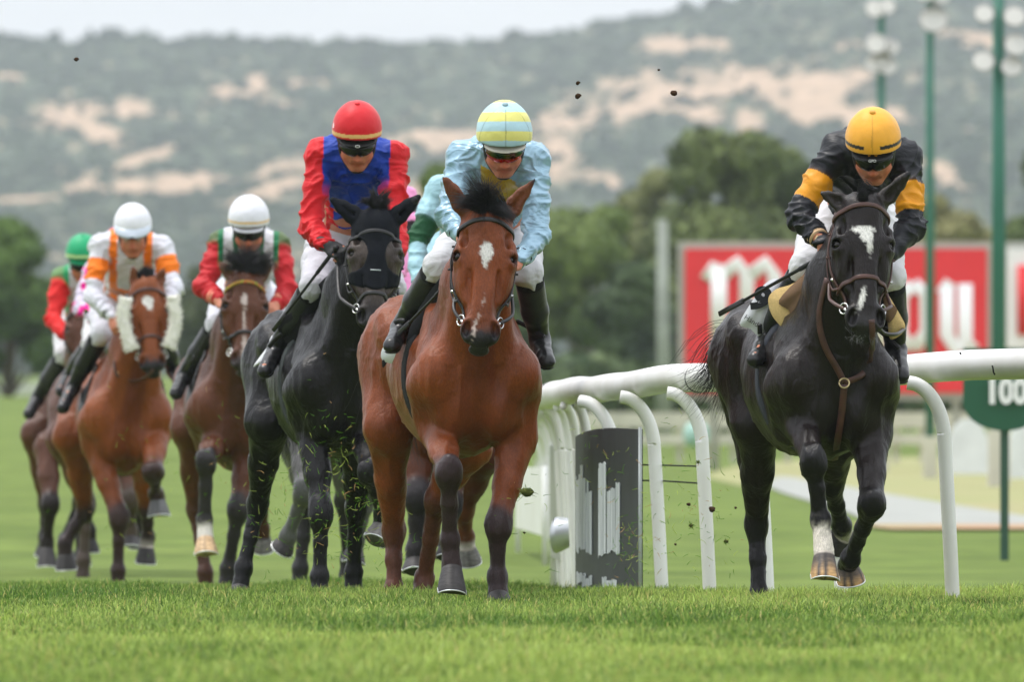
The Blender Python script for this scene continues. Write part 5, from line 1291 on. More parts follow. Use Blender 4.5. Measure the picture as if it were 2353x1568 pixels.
# 2: black horse on the right
def black_marks(H, V, C):
    C = blaze(H, V, C, [(-.012, .150, .042, .018, .0), (.000, .175, .026, .030, .0), (.008, .20, .012, .045, .1)])
    return blaze(H, V, C, [(-.022, .435, .012, .050, -.28)])
H2 = build_horse((1922, 48.9), 8.5, BLACK, (1989, 448), (1992, 778), [(1884, 441, .04), (2092, 394, .05)], dict(
    FR=dict(j=[(1842, 965, -.10), (1868, 1060, .22), (1886, 1195, .16), (1893, 1275, .2), (1894, 1340, .26)], s=.94),
    FL=dict(j=[(1998, 1000, -.12), (2004, 1160, .12), (1955, 1285, -.12), (1948, 1300, -.22), (1953, 1336, -.24)], s=.94, keep=1),
    HR=dict(j=[(1742, 975, -1.2), (1738, 1205, -1.5), (1744, 1352, -1.46), (1744, 1382, -1.44), (1746, 1408, -1.4)], s=.94),
    HL=dict(j=[(1918, 1015, -1.1), (1912, 1115, -1.30), (1934, 1208, -1.5), (1938, 1228, -1.56), (1916, 1252, -1.6)], s=.95)), 'black', size=.96, head_yaw=2, coatmark=black_marks, res=.0085,
    socks=dict(FR=(.66, .6, .52), HL=(.5, .46, .40)), hoofc=dict(FR=(.07, .06, .055), tanFR=1, FL=(.08, .06, .05), tanFL=1))
tag(H2.root, 'black racehorse with a white star, brown bridle and breastplate nearest the rail', 'horse')
bridle(H2, M_brown_leather, .045, .345)
forelock(H2, 130, [(-.7, .5, .5, .5), (-.2, .5, .7, .45), (.1, .5, .2, .4)], .12, .0014, grav=.7, curl=.4)
girth(H2, -.52, M_elastic, (.05, .055, .07), .03); saddle(H2, -.55, flaps=False)
body_strap(H2, 'breastplate', [(1900, 640), (1882, 720), (1893, 790), (1925, 850), (1940, 880)], M_brown_leather, .013)
body_strap(H2, 'breastplate', [(1940, 880), (1978, 864), (1998, 832), (2005, 785), (2003, 735)], M_brown_leather, .013)
body_strap(H2, 'breastplate', [(1940, 884), (1934, 950), (1925, 1010), (1918, 1058)], M_brown_leather, .014)
ring(H2.W(1940, 881, .125), .020, .0035, [0, -1, .3], M_brass, 'breastplate_ring', H2.root)
tail_hair(H2, 300, [H2.W(1672, 800, -1.80), H2.W(1650, 860, -1.9), H2.W(1625, 905, -1.95), H2.W(1598, 945, -2.0)], 1, (.010, .008, .009), .0017, .045)
nc = flap(H2, 'number_cloth', [(1782, 640, -.54), (1796, 655, -.54), (1776, 720, -.54), (1752, 776, -.54), (1725, 757, -.54), (1700, 743, -.54), (1730, 690, -.54), (1755, 655, -.54)], M_cloth, .006, (.72, .73, .77))
_ux = nrm([.84, 0, -.54]); _uy = nrm([.54, 0, .84])
text_obj('number', '9', .135, H2.W(1746, 690, -.52), _ux, _uy, M_board, nc, .002, .008)
text_obj('small_print', 'Hándicap', .03, H2.W(1738, 745, -.52), _ux, _uy, M_board, nc, .001)
fp = flap(H2, 'foam_pad', [(1815, 655, -.26), (1852, 640, -.24), (1850, 690, -.24), (1838, 760, -.24), (1828, 772, -.24), (1800, 755, -.25), (1776, 728, -.26), (1766, 700, -.27), (1768, 680, -.27), (1785, 664, -.27)], M_foam, .02, hx(216, 186, 128))
flap(H2, 'saddle_pad', [(1850, 628, -.22), (1898, 600, -.15), (1908, 606, -.14), (1870, 660, -.2), (1824, 728, -.22), (1812, 712, -.23), (1790, 690, -.24)], M_cloth, .014, hx(122, 96, 74), fp)
fp2 = flap(H2, 'foam_pad', [(2030, 660, -.24), (2040, 675, -.24), (2072, 730, -.26), (2080, 750, -.26), (2072, 768, -.26), (2046, 780, -.25), (2040, 740, -.25), (2034, 700, -.24)], M_foam, .02, hx(216, 186, 128))
flap(H2, 'saddle_pad', [(2030, 668, -.22), (2040, 690, -.22), (2062, 712, -.23), (2044, 742, -.23), (2034, 725, -.22)], M_cloth, .014, hx(122, 96, 74), fp2)
MB().tube([H2.W(1912, 600, -.1), H2.W(1880, 628, -.22), H2.W(1850, 652, -.3)], .022, 10, flat=(1, .4), up=np.array([0, -1, .2])).build('neck_strap', M_tan_leather, H2.root)
MB().tube(smooth_path([H2.W(1852, 630, -.26), H2.W(1868, 634, -.24), H2.W(1886, 648, -.24), H2.W(1872, 662, -.26)], 4), .014, 8).build('buckled_strap', M_brown_leather, H2.root)
ring(H2.W(1866, 652, -.25), .016, .003, [0, -1, 0], M_steel, 'strap_ring', H2.root)
MB().tube(smooth_path([H2.W(1786, 990, -.5), H2.W(1765, 905, -.5), H2.W(1772, 898, -.5), H2.W(1792, 925, -.5), H2.W(1794, 945, -.5), H2.W(1778, 912, -.5)], 5), .0045, 6).build('girth_cord', mat('red_cord', hx(190, 30, 30), rough=.5), H2.root)
MB().tube(smooth_path([H2.W(2012, 740, .15), H2.W(2030, 765, .0), H2.W(2060, 768, -.1), H2.W(2078, 755, -.3)], 5), .008, 8).build('rein_end', M_black_leather, H2.root)
# whiskers
_n = 70; _rt = [H2.h(rng.normal(0, .04), -.02 - abs(rng.normal(0, .02)), rng.uniform(.53, .60)) for _ in range(_n)]; _V, _F = strands(_rt, [H2.Rr * rng.normal(0, 1) + H2.D * .6 + H2.N * .3 for _ in range(_n)], rng.uniform(.015, .05, _n), .0007, seg=3)
mkobj('whiskers', _V, _F, M_hair, H2.root, True, np.tile(np.array((.2, .2, .2)), (len(_V), 1)))
# 3: hooded black horse
def hood_marks(H, V, C):
    q = (V - H.pol) / H.hs; r, n, d = q @ H.Rr, q @ H.N, q @ H.D; w = (np.clip((d - .02) / .1, 0, 1) * np.clip((.50 - d) / .08, 0, 1) * np.clip((.14 - np.abs(r)) / .02, 0, 1) * (n > -.2))[:, None]
    return C * (1 - w) + np.array((.050, .037, .031)) * (1 + .3 * vnoise(V * 30))[:, None] * w
H3 = build_horse((800, 54.5), 9, HOODC, (868, 488), (858, 768), [(763, 458, .05), (962, 452, .05)], dict(
    FR=dict(j=[(722, 985, -.14), (737, 1180, .02), (735, 1308, .0), (733, 1345, .02), (733, 1376, .05)], s=.94),
    FL=dict(j=[(838, 985, -.12), (852, 1085, .22), (880, 1180, .0), (876, 1212, -.02), (858, 1252, .06)], s=.94, hc=None),
    HR=dict(j=[(618, 970, -1.2), (592, 1160, -1.50), (560, 1290, -1.46), (552, 1325, -1.44), (546, 1362, -1.4)], s=.94),
    HL=dict(j=[(830, 1040, -1.15), (818, 1170, -1.30), (812, 1300, -1.4), (812, 1325, -1.4), (812, 1362, -1.38)], s=.95)), 'black', size=.97, head_yaw=-3, res=.009, coatmark=hood_marks,
    socks=None, hoofc=dict(FL=(.16, .15, .14)))
tag(H3.root, 'black racehorse wearing a black ear hood beside the leading bay', 'horse')
hm = SDF(); h3 = H3.h; ax3 = [H3.Rr, H3.N, H3.D]; hs3 = H3.hs
hm.cone(h3(0, -.05, .0), h3(0, -.05, .06), .15 * hs3, .15 * hs3, .01); hm.cone(h3(0, 0, .05), h3(0, 0, .33), .06 * hs3, .058 * hs3, .02)
hm.ell(h3(0, -.03, .315), (.14 * hs3, .12 * hs3, .055 * hs3), ax3, .01)
for b_, t_ in H3.ears: hm.cone(b_, b_ + (t_ - b_) * 1.06, .07, .045, .02)
for sg in (-1, 1): hm.ell(h3(sg * .115, -.01, .205), (.072 * hs3, .13 * hs3, .088 * hs3), ax3, .012, (1, 1, 1), True)
shell_obj('ear_hood', H3.S, .007, hm, .0065, M_hood, H3.root, disp=lambda V: .0006 * fbm(V * 40, 2))
MB().tube([h3(-.03, .048, .297), h3(.02, .05, .297)], .003, 6).build('hood_mark', M_white, H3.root)
bridle(H3, M_black_leather, .095, .40)
forelock(H3, 300, [(-.2, .3, .8, .7), (.3, .3, .8, .7), (-.6, .3, .5, .6), (.7, .3, .4, .6)], .13, .0014, base_d=(-.05, -.01), grav=.5, curl=.5)
girth(H3, -.52, M_elastic, (.06, .068, .068), .03); saddle(H3, -.5, flaps=False)
flap(H3, 'saddle_cloth', [(760, 635, -.2), (745, 640, -.22), (690, 700, -.35), (640, 745, -.45), (650, 775, -.5), (672, 806, -.5), (690, 780, -.42), (715, 730, -.35), (750, 675, -.25)], M_elastic, .012, (.010, .010, .012))
flap(H3, 'number_cloth', [(628, 770, -.8), (612, 800, -.85), (582, 842, -.9), (600, 838, -.88), (640, 850, -.8), (655, 800, -.75)], M_cloth, .006, (.74, .75, .79))
tail_hair(H3, 140, [H3.W(640, 940, -1.8), H3.W(648, 1030, -1.85), H3.W(632, 1052, -1.9)], 1, (.02, .022, .02), .0018, .03)
# 4: brown horse with braided browband
def ch_marks(H, V, C):
    return blaze(H, V, C, [(-.01, .175, .016, .035, .0), (-.008, .26, .006, .10, .02), (-.006, .44, .012, .08, -.02)], (.5, .42, .38))
H4 = build_horse((547, 66, -.1), 3.5, CHEST, (566, 622), (562, 858), [(506, 602, .05), (628, 606, .05)], dict(
    FR=dict(j=[(505, 1000, -.12), (474, 1058, .22), (470, 1195, .12), (472, 1238, .14), (474, 1282, .2)]),
    FL=dict(j=[(572, 1010, -.12), (548, 1170, .0), (524, 1290, -.1), (520, 1322, -.1), (518, 1345, -.1)]),
    HR=dict(j=[(440, 985, -1.2), (450, 1170, -1.45), (472, 1300, -1.4), (474, 1325, -1.4), (474, 1350, -1.38)]),
    HL=dict(j=[(585, 1030, -1.15), (598, 1150, -1.30), (603, 1215, -1.4), (603, 1232, -1.42), (603, 1262, -1.45)], s=.95)), 'brown', size=1.0, head_yaw=2, coatmark=ch_marks, res=.011, body_du=.0,
    socks=dict(FR=(.66, .62, .56)), hoofc=dict(FR=(.50, .34, .19), HL=(.16, .15, .14)))
tag(H4.root, 'dark brown racehorse with a thin white blaze and a braided red and green browband', 'horse')
bridle(H4, M_black_leather, .07, .36, browm=mat('braided_band', hx(120, 150, 50), rough=.8, vary=1, vscale=60, col2=hx(180, 60, 40)))
forelock(H4, 420, [(-.8, .3, .7, .9), (0, .3, 1, 1), (.9, .3, .5, 1.0), (.4, .3, .9, .9)], .17, .0018, base_d=(-.04, .02), grav=.5, curl=.5)
saddle(H4, -.5); girth(H4, -.5, M_elastic, hx(190, 20, 40), .04)
# 5: bay with sheepskin cheek pieces
def sh_marks(H, V, C): return blaze(H, V, C, [(.0, .145, .034, .03, .0), (.005, .17, .018, .035, .2)])
H5 = build_horse((294, 71, -.14), 5, SHEEPB, (336, 640), (352, 862), [(303, 606, .04), (378, 612, .04)], dict(
    FR=dict(j=[(222, 1020, -.12), (274, 1190, .02), (272, 1295, .0), (271, 1325, .0), (270, 1348, .02)]),
    FL=dict(j=[(358, 985, -.1), (352, 1085, .24), (358, 1135, .0), (362, 1150, -.02), (366, 1192, .02)]),
    HR=dict(j=[(165, 1000, -1.2), (196, 1170, -1.5), (150, 1250, -1.5), (150, 1275, -1.5), (152, 1310, -1.5)]),
    HL=dict(j=[(330, 1060, -1.1), (338, 1170, -1.3), (340, 1235, -1.4), (337, 1255, -1.4), (334, 1296, -1.4)], s=.95)), 'bay', size=1.0, head_yaw=-3, coatmark=sh_marks, res=.011,
    socks=dict(HL=(.3, .27, .24)), hoofc=dict(FL=(.10, .10, .10)))
tag(H5.root, 'bay racehorse with white sheepskin rolls on both cheeks of its bridle', 'horse')
bridle(H5, M_brown_leather, .07, .36)
for sg, pp in ((-1, [(290, 684), (284, 715), (286, 750), (300, 795), (304, 806)]), (1, [(396, 680), (403, 715), (402, 750), (392, 785), (388, 800)])):
    path = smooth_path([P(x, y, 70.62) for x, y in pp], 6); V_, F_ = tube_geo(path, np.array([.026] + [.033] * (len(path) - 2) + [.024]), 14, flat=(1, 1)); V_ = np.array(V_); V_ = V_ + .008 * np.stack([vnoise(V_ * 60), vnoise(V_ * 60 + 9), vnoise(V_ * 60 + 5)], 1)
    o = mkobj('sheepskin_roll', V_, F_, M_fleece, H5.root); k = rng.integers(0, len(V_) - 2, 900); dd = V_[k] - path[np.minimum(k // 14, len(path) - 1)]
    sv, sf = strands(V_[k], dd + rng.normal(0, .012, dd.shape), rng.uniform(.01, .022, 900), .0022, seg=2); mkobj('fleece_hair', sv, sf, M_fleece, o)
forelock(H5, 220, [(-.5, .2, 1, .5), (.5, .2, 1, .5), (0, .2, 1, .6)], .11, .002, base_d=(-.04, .0), grav=.4, curl=.4)
saddle(H5, -.5); girth(H5, -.5, M_elastic, (.012, .012, .014), .05)
body_strap(H5, 'breastplate', [(262, 830), (268, 862), (300, 876), (335, 868), (352, 850)], M_brown_leather, .010)
# 6, 7: two partly hidden horses at the left
H6 = build_horse((225, 78, -.15), 6, DKBAY, (185, 700), (190, 860), [(165, 690, .04), (205, 690, .04)], dict(
    FR=dict(j=[(108, 1030, -.1), (116, 1160, .1), (108, 1245, .0), (108, 1262, .0), (108, 1308, .04)]),
    FL=dict(j=[(190, 1010, -.12), (188, 1150, .1), (150, 1240, -.1), (150, 1262, -.1), (154, 1300, -.06)]),
    HR=dict(j=[(88, 1000, -1.2), (106, 1160, -1.4), (104, 1230, -1.4), (104, 1250, -1.4), (102, 1280, -1.4)]),
    HL=dict(j=[(180, 1030, -1.1), (190, 1160, -1.3), (188, 1240, -1.4), (188, 1262, -1.4), (188, 1300, -1.4)], s=.95)), 'dark bay', size=1.0, res=.014)
tag(H6.root, 'dark bay racehorse at the far left, mostly hidden behind the bay with sheepskin', 'horse')
bridle(H6, M_black_leather, .07, None); saddle(H6, -.5)
H7 = build_horse((262, 75, -.15), 6, dict(DKBAY, leg=(.07, .05, .04)), (275, 690), (280, 850), [(262, 680, .04), (290, 680, .04)], dict(
    FR=dict(j=[(180, 1030, -.12), (198, 1160, .02), (192, 1270, .0), (190, 1305, .0), (188, 1335, .02)]),
    FL=dict(j=[(290, 1020, -.12), (300, 1150, .1), (300, 1220, .0), (300, 1235, .0), (300, 1260, .02)]),
    HR=dict(j=[(150, 1010, -1.2), (190, 1150, -1.4), (205, 1220, -1.5), (205, 1240, -1.5), (205, 1270, -1.5)]),
    HL=dict(j=[(280, 1030, -1.1), (310, 1150, -1.3), (318, 1220, -1.4), (318, 1235, -1.4), (318, 1262, -1.4)], s=.95)), 'brown', size=1.0, res=.014)
tag(H7.root, 'brown racehorse whose grey-brown foreleg shows behind the sheepskin bay', 'horse')
saddle(H7, -.5)
# 8: bay hidden behind the leader, 9: grey hidden behind the hooded horse
H8 = build_horse((1030, 57.5), 10, dict(BAY, body=(.10, .028, .010), leg=(.035, .03, .033), leg2=(.16, .05, .018)), (1100, 500), (1100, 780), [(1070, 470, .04), (1130, 470, .04)], dict(
    FR=dict(j=[(955, 1010, -.12), (958, 1140, .04), (955, 1262, .0), (955, 1290, .0), (955, 1322, .04)], s=1.15),
    FL=dict(j=[(1060, 1010, -.12), (1035, 1160, .05), (1030, 1240, .0), (1028, 1260, .0), (1026, 1290, .04)]),
    HR=dict(j=[(960, 1000, -1.2), (975, 1100, -1.4), (985, 1200, -1.5), (985, 1225, -1.5), (985, 1255, -1.5)]),
    HL=dict(j=[(1108, 1040, -1.1), (1066, 1175, -1.3), (1070, 1232, -1.4), (1072, 1256, -1.42), (1077, 1292, -1.45)], s=1.0)), 'bay', size=.93, res=.012, body_du=-.06,
    socks=dict(HL=(.66, .6, .58)), hoofc=dict(HL=(.2, .19, .18)))
tag(H8.root, 'bay racehorse with one white-socked hind foot, hidden behind the leading bay', 'horse'); saddle(H8, -.5)
H9 = build_horse((795, 62, -.04), 9, GREY, (885, 640), (880, 790), [(870, 620, .04), (900, 620, .04)], dict(
    FR=dict(j=[(700, 1010, -.12), (700, 1130, .06), (662, 1232, -.1), (660, 1244, -.12), (648, 1262, -.14)]),
    FL=dict(j=[(850, 1010, -.12), (858, 1110, .06), (820, 1240, -.1), (815, 1262, -.1), (810, 1300, -.06)]),
    HR=dict(j=[(690, 1010, -1.2), (704, 1160, -1.4), (690, 1290, -1.4), (688, 1315, -1.4), (688, 1342, -1.4)]),
    HL=dict(j=[(800, 1020, -1.1), (790, 1150, -1.3), (800, 1270, -1.4), (796, 1300, -1.4), (794, 1340, -1.4)], s=.95)), 'grey', size=.95, res=.012, body_du=-.03)
tag(H9.root, 'dark grey racehorse seen only between the legs of the hooded horse', 'horse'); saddle(H9, -.5)

# ---------------- the riders ----------------
def rimh(n, u): return (u + .026 - .3 * n) / 1.044
LB = hx(140, 176, 196); YG = hx(190, 160, 40)
def f1(q, nm, X, t):
    C = np.tile(np.array(LB), (len(X), 1)); 
    if nm in ('torso', 'collar'):
        r = (X - q['chest']) @ q['lat']; z = X[:, 2] - q['chest'][2]; k = (z + .16 + .45 * r > 0) & (z + .16 + .45 * r < .10) & (r > -.07) & ((X - q['chest']) @ q['fr'] > -.02)
        C[k] = YG
    return C
def cap1(r, n, u):
    i = int((u * .84 - n * .54 + .50) / .036); seam = abs(math.sin(math.atan2(r, n + .0) * 3.0)) < .06
    c = (hx(172, 206, 216), hx(224, 218, 124))[i % 2]; return tuple(v * (.62 if seam else 1) for v in c)
J1 = build_jockey(H1, 'jockey in pale blue satin and striped yellow and blue cap on the leading bay', (1160, 358, .02), 33,
    dict(shl=(1064, 362, -.24), shr=(1226, 368, -.24), ell=(1034, 500, -.12), elr=(1232, 545, -.12), wrl=(1060, 540, .04), wrr=(1192, 600, .06), hdl=(1076, 556, .12), hdr=(1168, 612, .14),
         pel=(1135, 535, -.72), knl=(1008, 612, -.30), knr=(1214, 630, -.30), anl=(922, 752, -.62), anr=(1240, 778, -.55), tol=(900, 790, -.42), tor=(1256, 826, -.38)),
    Silks(f1), cap1, None, M_satin, headyaw=3, goggles='mirror', boots=((.014, .014, .015), (.026, .026, .028)), cap_peak=(.55, .52, .45), fold=1.0, caps=1.1)
for k in 'lr': cuff(J1, k, [(.012, .012, .014)], t0=.80)
whip(H1.W(1040, 640, .05), H1.W(915, 768, -.42), 'black padded whip lying along the left thigh of the pale blue jockey')
stirrup(H1, J1.an['l'] * .3 + J1.to['l'] * .7 + [0, 0, -.045], H1.T(-.5, -.24, 1.2), M_brass); stirrup(H1, J1.an['r'] * .3 + J1.to['r'] * .7 + [0, 0, -.045], H1.T(-.5, .24, 1.2), M_brass)
reins(H1, [J1.grips['l'], J1.grips['r']], M_black_leather)
# 2
BK, GO = (.006, .007, .011), hx(220, 146, 18)
def f2(q, nm, X, t):
    C = np.tile(np.array(BK), (len(X), 1)); go = np.array(GO)
    if nm[:2] == 'up': C[t > .86] = go
    if nm[:2] == 'um': C[t < .62] = go
    if nm == 'torso':
        z = (X - q['chest']) @ q['spine']; C[(z < -.30) & (z > -.34)] = go
    return C
def cap2(r, n, u):
    e = rimh(n, u); s = abs(math.sin(math.atan2(r, n + .02) * 2.5)) < .05
    if .020 < e < .034 and abs(r) > .03: return (.02, .02, .022)
    c = hx(236, 168, 52); return tuple(v * (.75 if s else 1) for v in c)
J2 = build_jockey(H2, 'jockey in black with gold armbands and an orange-yellow cap on the black horse', (2006, 376, .02), 36,
    dict(shl=(1926, 345, -.26), shr=(2078, 360, -.26), ell=(1836, 492, -.16), elr=(2094, 520, -.14), wrl=(1888, 556, .0), wrr=(2044, 588, -.02), hdl=(1904, 580, .04), hdr=(2020, 606, .02),
         pel=(1960, 500, -.75), knl=(1852, 612, -.34), knr=(2046, 640, -.34), anl=(1765, 772, -.60), anr=(2058, 800, -.55), tol=(1736, 822, -.42), tor=(2070, 858, -.38)),
    Silks(f2), cap2, None, mat('black_silks', None, rough=.42, spec=.3, bump=.6, bscale=26, stretch=(1, .8, 1.6), bump2=.35, bscale2=8, bdist2=.03), headyaw=-4, boots=((.010, .010, .011), (.012, .012, .016)), fold=1.1, sock=(.012, .013, .018), cap_peak=(.012, .012, .013))
cuff(J2, 'l', [hx(214, 178, 138), hx(214, 178, 138)], t0=.80, w=.007)
MB().tube([J2.h(-.040, -.0, .032), J2.h(-.014, .016, .048), J2.h(0, .018, .040), J2.h(.014, .016, .048), J2.h(.045, .0, .034)], .009, 8, flat=(1, .4), up=np.array([0, -1., .3])).build('cap_bow', mat('bow_cloth', hx(226, 150, 40), rough=.6), J2.root)
text_obj('helmet_mark', 'GPD', .016, J2.h(0, .044, .043), J2.ax[0], nrm(J2.ax[2] - J2.ax[1] * .3), M_bwhite, J2.root, .001)
MB().tube([J2.wr['l'] + .030 * nrm(np.cross(nrm(J2.wr['l'] - J2.elb['l']), [0, 0, 1])) * math.cos(a) + np.array([0, 0, .030]) * math.sin(a) for a in np.linspace(0, 6.283, 16)], .0045, 6).build('bracelet', M_brass, J2.root)
whip(H2.W(1918, 574, .06), H2.W(1653, 722, -.45), 'long black riding whip pointing down to the left from the black and gold jockey hand', .0085)
reins(H2, [J2.grips['l'], J2.grips['r']], M_brown_leather)
for k, l_ in (('l', -.24), ('r', .24)): stirrup(H2, J2.an[k] * .35 + J2.to[k] * .65 + [0, 0, -.045], H2.T(-.5, l_, 1.2), mat('red_iron', hx(110, 24, 34), rough=.4))
# 3
def side(q, X): return np.abs((X - q['chest']) @ q['lat'])
def f3(q, nm, X, t):
    C = np.tile(np.array(hx(206, 18, 30)), (len(X), 1))
    if nm[:2] in ('to', 'co', 'up'): C[side(q, X) + .25 * ((X - q['chest']) @ q['spine'] < -.12) * -((X - q['chest']) @ q['spine'] + .12) < .150] = hx(16, 58, 160)
    return C
def cap3(r, n, u):
    e = rimh(n, u); return hx(228, 182, 116) if .010 < e < .026 else hx(204, 16, 30)
J3 = build_jockey(H3, 'jockey in a blue jacket with red sleeves and a red cap on the hooded horse', (821, 345, .02), 30,
    dict(shl=(737, 356, -.24), shr=(902, 360, -.24), ell=(712, 520, -.14), elr=(906, 500, -.14), wrl=(748, 562, .02), wrr=(916, 580, .0), hdl=(776, 578, .06), hdr=(905, 610, .08),
         pel=(800, 540, -.72), knl=(722, 656, -.32), knr=(900, 660, -.34), anl=(636, 800, -.62), anr=(905, 800, -.55), tol=(608, 848, -.46), tor=(915, 850, -.38)),
    Silks(f3), cap3, None, None, headyaw=2, hands=('glove', 'glove'), boots=((.014, .014, .016), (.028, .029, .031)), fold=1.25, breech=(.58, .57, .62), cap_peak=(.012, .012, .013))
MB().tube([J3.h(x * .010 + .0 , .0435, .043 + y * .006) for x, y in [(math.cos(a), math.sin(a)) for a in np.linspace(0, 6.283, 14)]], .0016, 6).build('helmet_badge', M_bwhite, J3.root)
text_obj('cap_lettering', 'VA', .034, J3.h(-.100, -.075, .085), nrm([.35, .9, 0]) * -1, np.array([0, 0, 1.]), M_bwhite, J3.root, .002)
whip(H3.W(772, 570, .10), H3.W(628, 760, -.35), 'black whip slanting down from the gloved hand of the red and blue jockey')
reins(H3, [J3.grips['l'], J3.grips['r']], M_black_leather)
stirrup(H3, J3.an['l'] * .35 + J3.to['l'] * .65 + [0, 0, -.045], H3.T(-.5, -.24, 1.2))
# 4
def f4(q, nm, X, t):
    if nm in ('torso', 'collar') or (nm[:2] == 'up' and False):
        C = np.tile(np.array((.60, .60, .64)), (len(X), 1)); r = np.abs((X - q['chest']) @ q['lat']); z = (X - q['chest']) @ q['spine']
        C[(r > .135)] = hx(10, 110, 66); C[(r < .085) & (r > .055) & (z > -.16)] = hx(10, 96, 56); C[(z < -.14 ) & (r < .05)] = (.3, .3, .33); return C
    C = np.tile(np.array(hx(186, 18, 30)), (len(X), 1))
    if nm[:2] == 'up': r = side(q, X); C[r < .165] = hx(10, 110, 66); C[r < .135] = (.6, .6, .64)
    return C
def cap4(r, n, u): return hx(222, 186, 130) if .018 < rimh(n, u) < .030 else (.74, .74, .80)
J4 = build_jockey(H4, 'jockey in white cap, red sleeves and green-edged white jacket on the brown horse', (571, 542, .02), 28,
    dict(shl=(508, 562, -.24), shr=(636, 564, -.24), ell=(470, 660, -.12), elr=(662, 668, -.12), wrl=(502, 692, .04), wrr=(634, 702, .04), hdl=(520, 702, .12), hdr=(622, 712, .12),
         pel=(565, 680, -.72), knl=(500, 745, -.34), knr=(640, 750, -.34), anl=(424, 862, -.60), anr=(650, 870, -.55), tol=(404, 900, -.44), tor=(660, 905, -.38)),
    Silks(f4), cap4, None, None, res=.007, boots=((.02, .02, .022), (.03, .03, .034)), fold=1.1, breech=(.6, .6, .66))
for k in 'lr': cuff(J4, k, [hx(226, 150, 120), hx(200, 60, 50), hx(226, 150, 120)], t0=.70)
whip(H4.W(522, 700, .08), H4.W(428, 850, -.35), 'dark whip along the boot of the jockey with red sleeves and white cap')
# 5
def f5(q, nm, X, t):
    C = np.tile(np.array((.66, .66, .72)), (len(X), 1)); og = np.array(hx(242, 122, 10))
    if nm in ('torso', 'collar'):
        r = np.abs((X - q['chest']) @ q['lat']); z = (X - q['chest']) @ q['spine']; C[(r < .125) & (r > .078)] = og; C[(np.abs(r) < .115) & (z < -.30) & (z > -.34)] = og
    if nm[:2] == 'up': C[t > .6] = og
    if nm[:2] == 'um': C[t < .45] = og
    return C
def cap5(r, n, u): return (.76, .76, .82)
J5 = build_jockey(H5, 'jockey in white with orange stripes, clear goggles pushed up on a white cap', (304, 552, .02), 24,
    dict(shl=(232, 566, -.24), shr=(370, 570, -.24), ell=(212, 680, -.12), elr=(400, 660, -.12), wrl=(258, 728, .02), wrr=(392, 700, .0), hdl=(270, 760, .08), hdr=(385, 730, .1),
         pel=(280, 690, -.72), knl=(232, 768, -.34), knr=(372, 775, -.34), anl=(168, 888, -.60), anr=(400, 850, -.55), tol=(144, 934, -.42), tor=(412, 875, -.38)),
    Silks(f5), cap5, None, None, res=.007, goggles='cap', boots=((.015, .015, .017), (.02, .02, .022)), fold=1.1, breech=(.6, .6, .66))
cuff(J5, 'l', [(.05, .05, .06)], t0=.84)
# 6
def f6(q, nm, X, t):
    if nm in ('torso', 'collar'):
        C = np.tile(np.array((.6, .6, .66)), (len(X), 1)); r = np.abs((X - q['chest']) @ q['lat']); C[r > .10] = hx(20, 150, 92); return C
    return np.tile(np.array(hx(222, 28, 28)), (len(X), 1))
def cap6(r, n, u): return hx(190, 214, 150) if .012 < rimh(n, u) < .030 else hx(14, 158, 104)
J6 = build_jockey(H6, 'jockey with green cap and red sleeve at the far left', (190, 615, .02), 25,
    dict(shl=(142, 640, -.24), shr=(250, 645, -.24), ell=(122, 735, -.12), elr=(262, 735, -.12), wrl=(158, 778, .04), wrr=(230, 775, .04),
         pel=(190, 745, -.7), knl=(148, 815, -.32), knr=(240, 815, -.34), anl=(86, 915, -.60), anr=(250, 920, -.55), tol=(66, 948, -.44), tor=(260, 950, -.38)),
    Silks(f6), cap6, None, None, res=.009, hands=('glove', 'glove'), boots=((.02, .02, .022), (.04, .04, .044)))
def f7(q, nm, X, t):
    C = np.tile(np.array((.62, .56, .70)), (len(X), 1)); C[np.abs(vnoise(X * 14)) < .16] = hx(238, 20, 150); return C
J7 = build_jockey(H7, 'jockey in white and magenta patterned silks hidden behind the orange-striped jockey', (276, 600, .02), 25,
    dict(shl=(218, 625, -.24), shr=(332, 630, -.24), ell=(186, 705, -.12), elr=(345, 700, -.12), wrl=(225, 735, .04), wrr=(320, 740, .04),
         pel=(265, 735, -.7), knl=(212, 790, -.32), knr=(330, 800, -.34), anl=(158, 865, -.60), anr=(340, 880, -.55), tol=(140, 895, -.44), tor=(348, 915, -.38)),
    Silks(f7), lambda r, n, u: (.6, .1, .4), None, None, res=.009)
def f8(q, nm, X, t):
    C = np.tile(np.array(hx(158, 198, 208)), (len(X), 1)); g = np.array(hx(12, 74, 40))
    if nm[:2] == 'um': C[t > .15] = g
    if nm[:2] == 'lo': C[t < .25] = g
    return C
J8 = build_jockey(H8, 'jockey in pale blue with dark green armbands hidden behind the leading jockey', (1100, 440, .02), 30,
    dict(shl=(1012, 440, -.24), shr=(1160, 445, -.24), ell=(958, 555, -.12), elr=(1180, 560, -.12), wrl=(962, 640, .02), wrr=(1150, 640, .04),
         pel=(1060, 590, -.7), knl=(985, 680, -.32), knr=(1140, 700, -.34), anl=(950, 800, -.60), anr=(1150, 830, -.55), tol=(935, 830, -.44), tor=(1160, 870, -.38)),
    Silks(f8), lambda r, n, u: hx(158, 198, 208), None, None, res=.008, breech=hx(150, 186, 196), fold=.8)
def f9(q, nm, X, t):
    C = np.tile(np.array(hx(232, 150, 196)), (len(X), 1)); 
    if nm[:2] == 'up' or nm[:2] == 'um': C[np.abs(t - .5) < .32] = (.012, .012, .014)
    return C
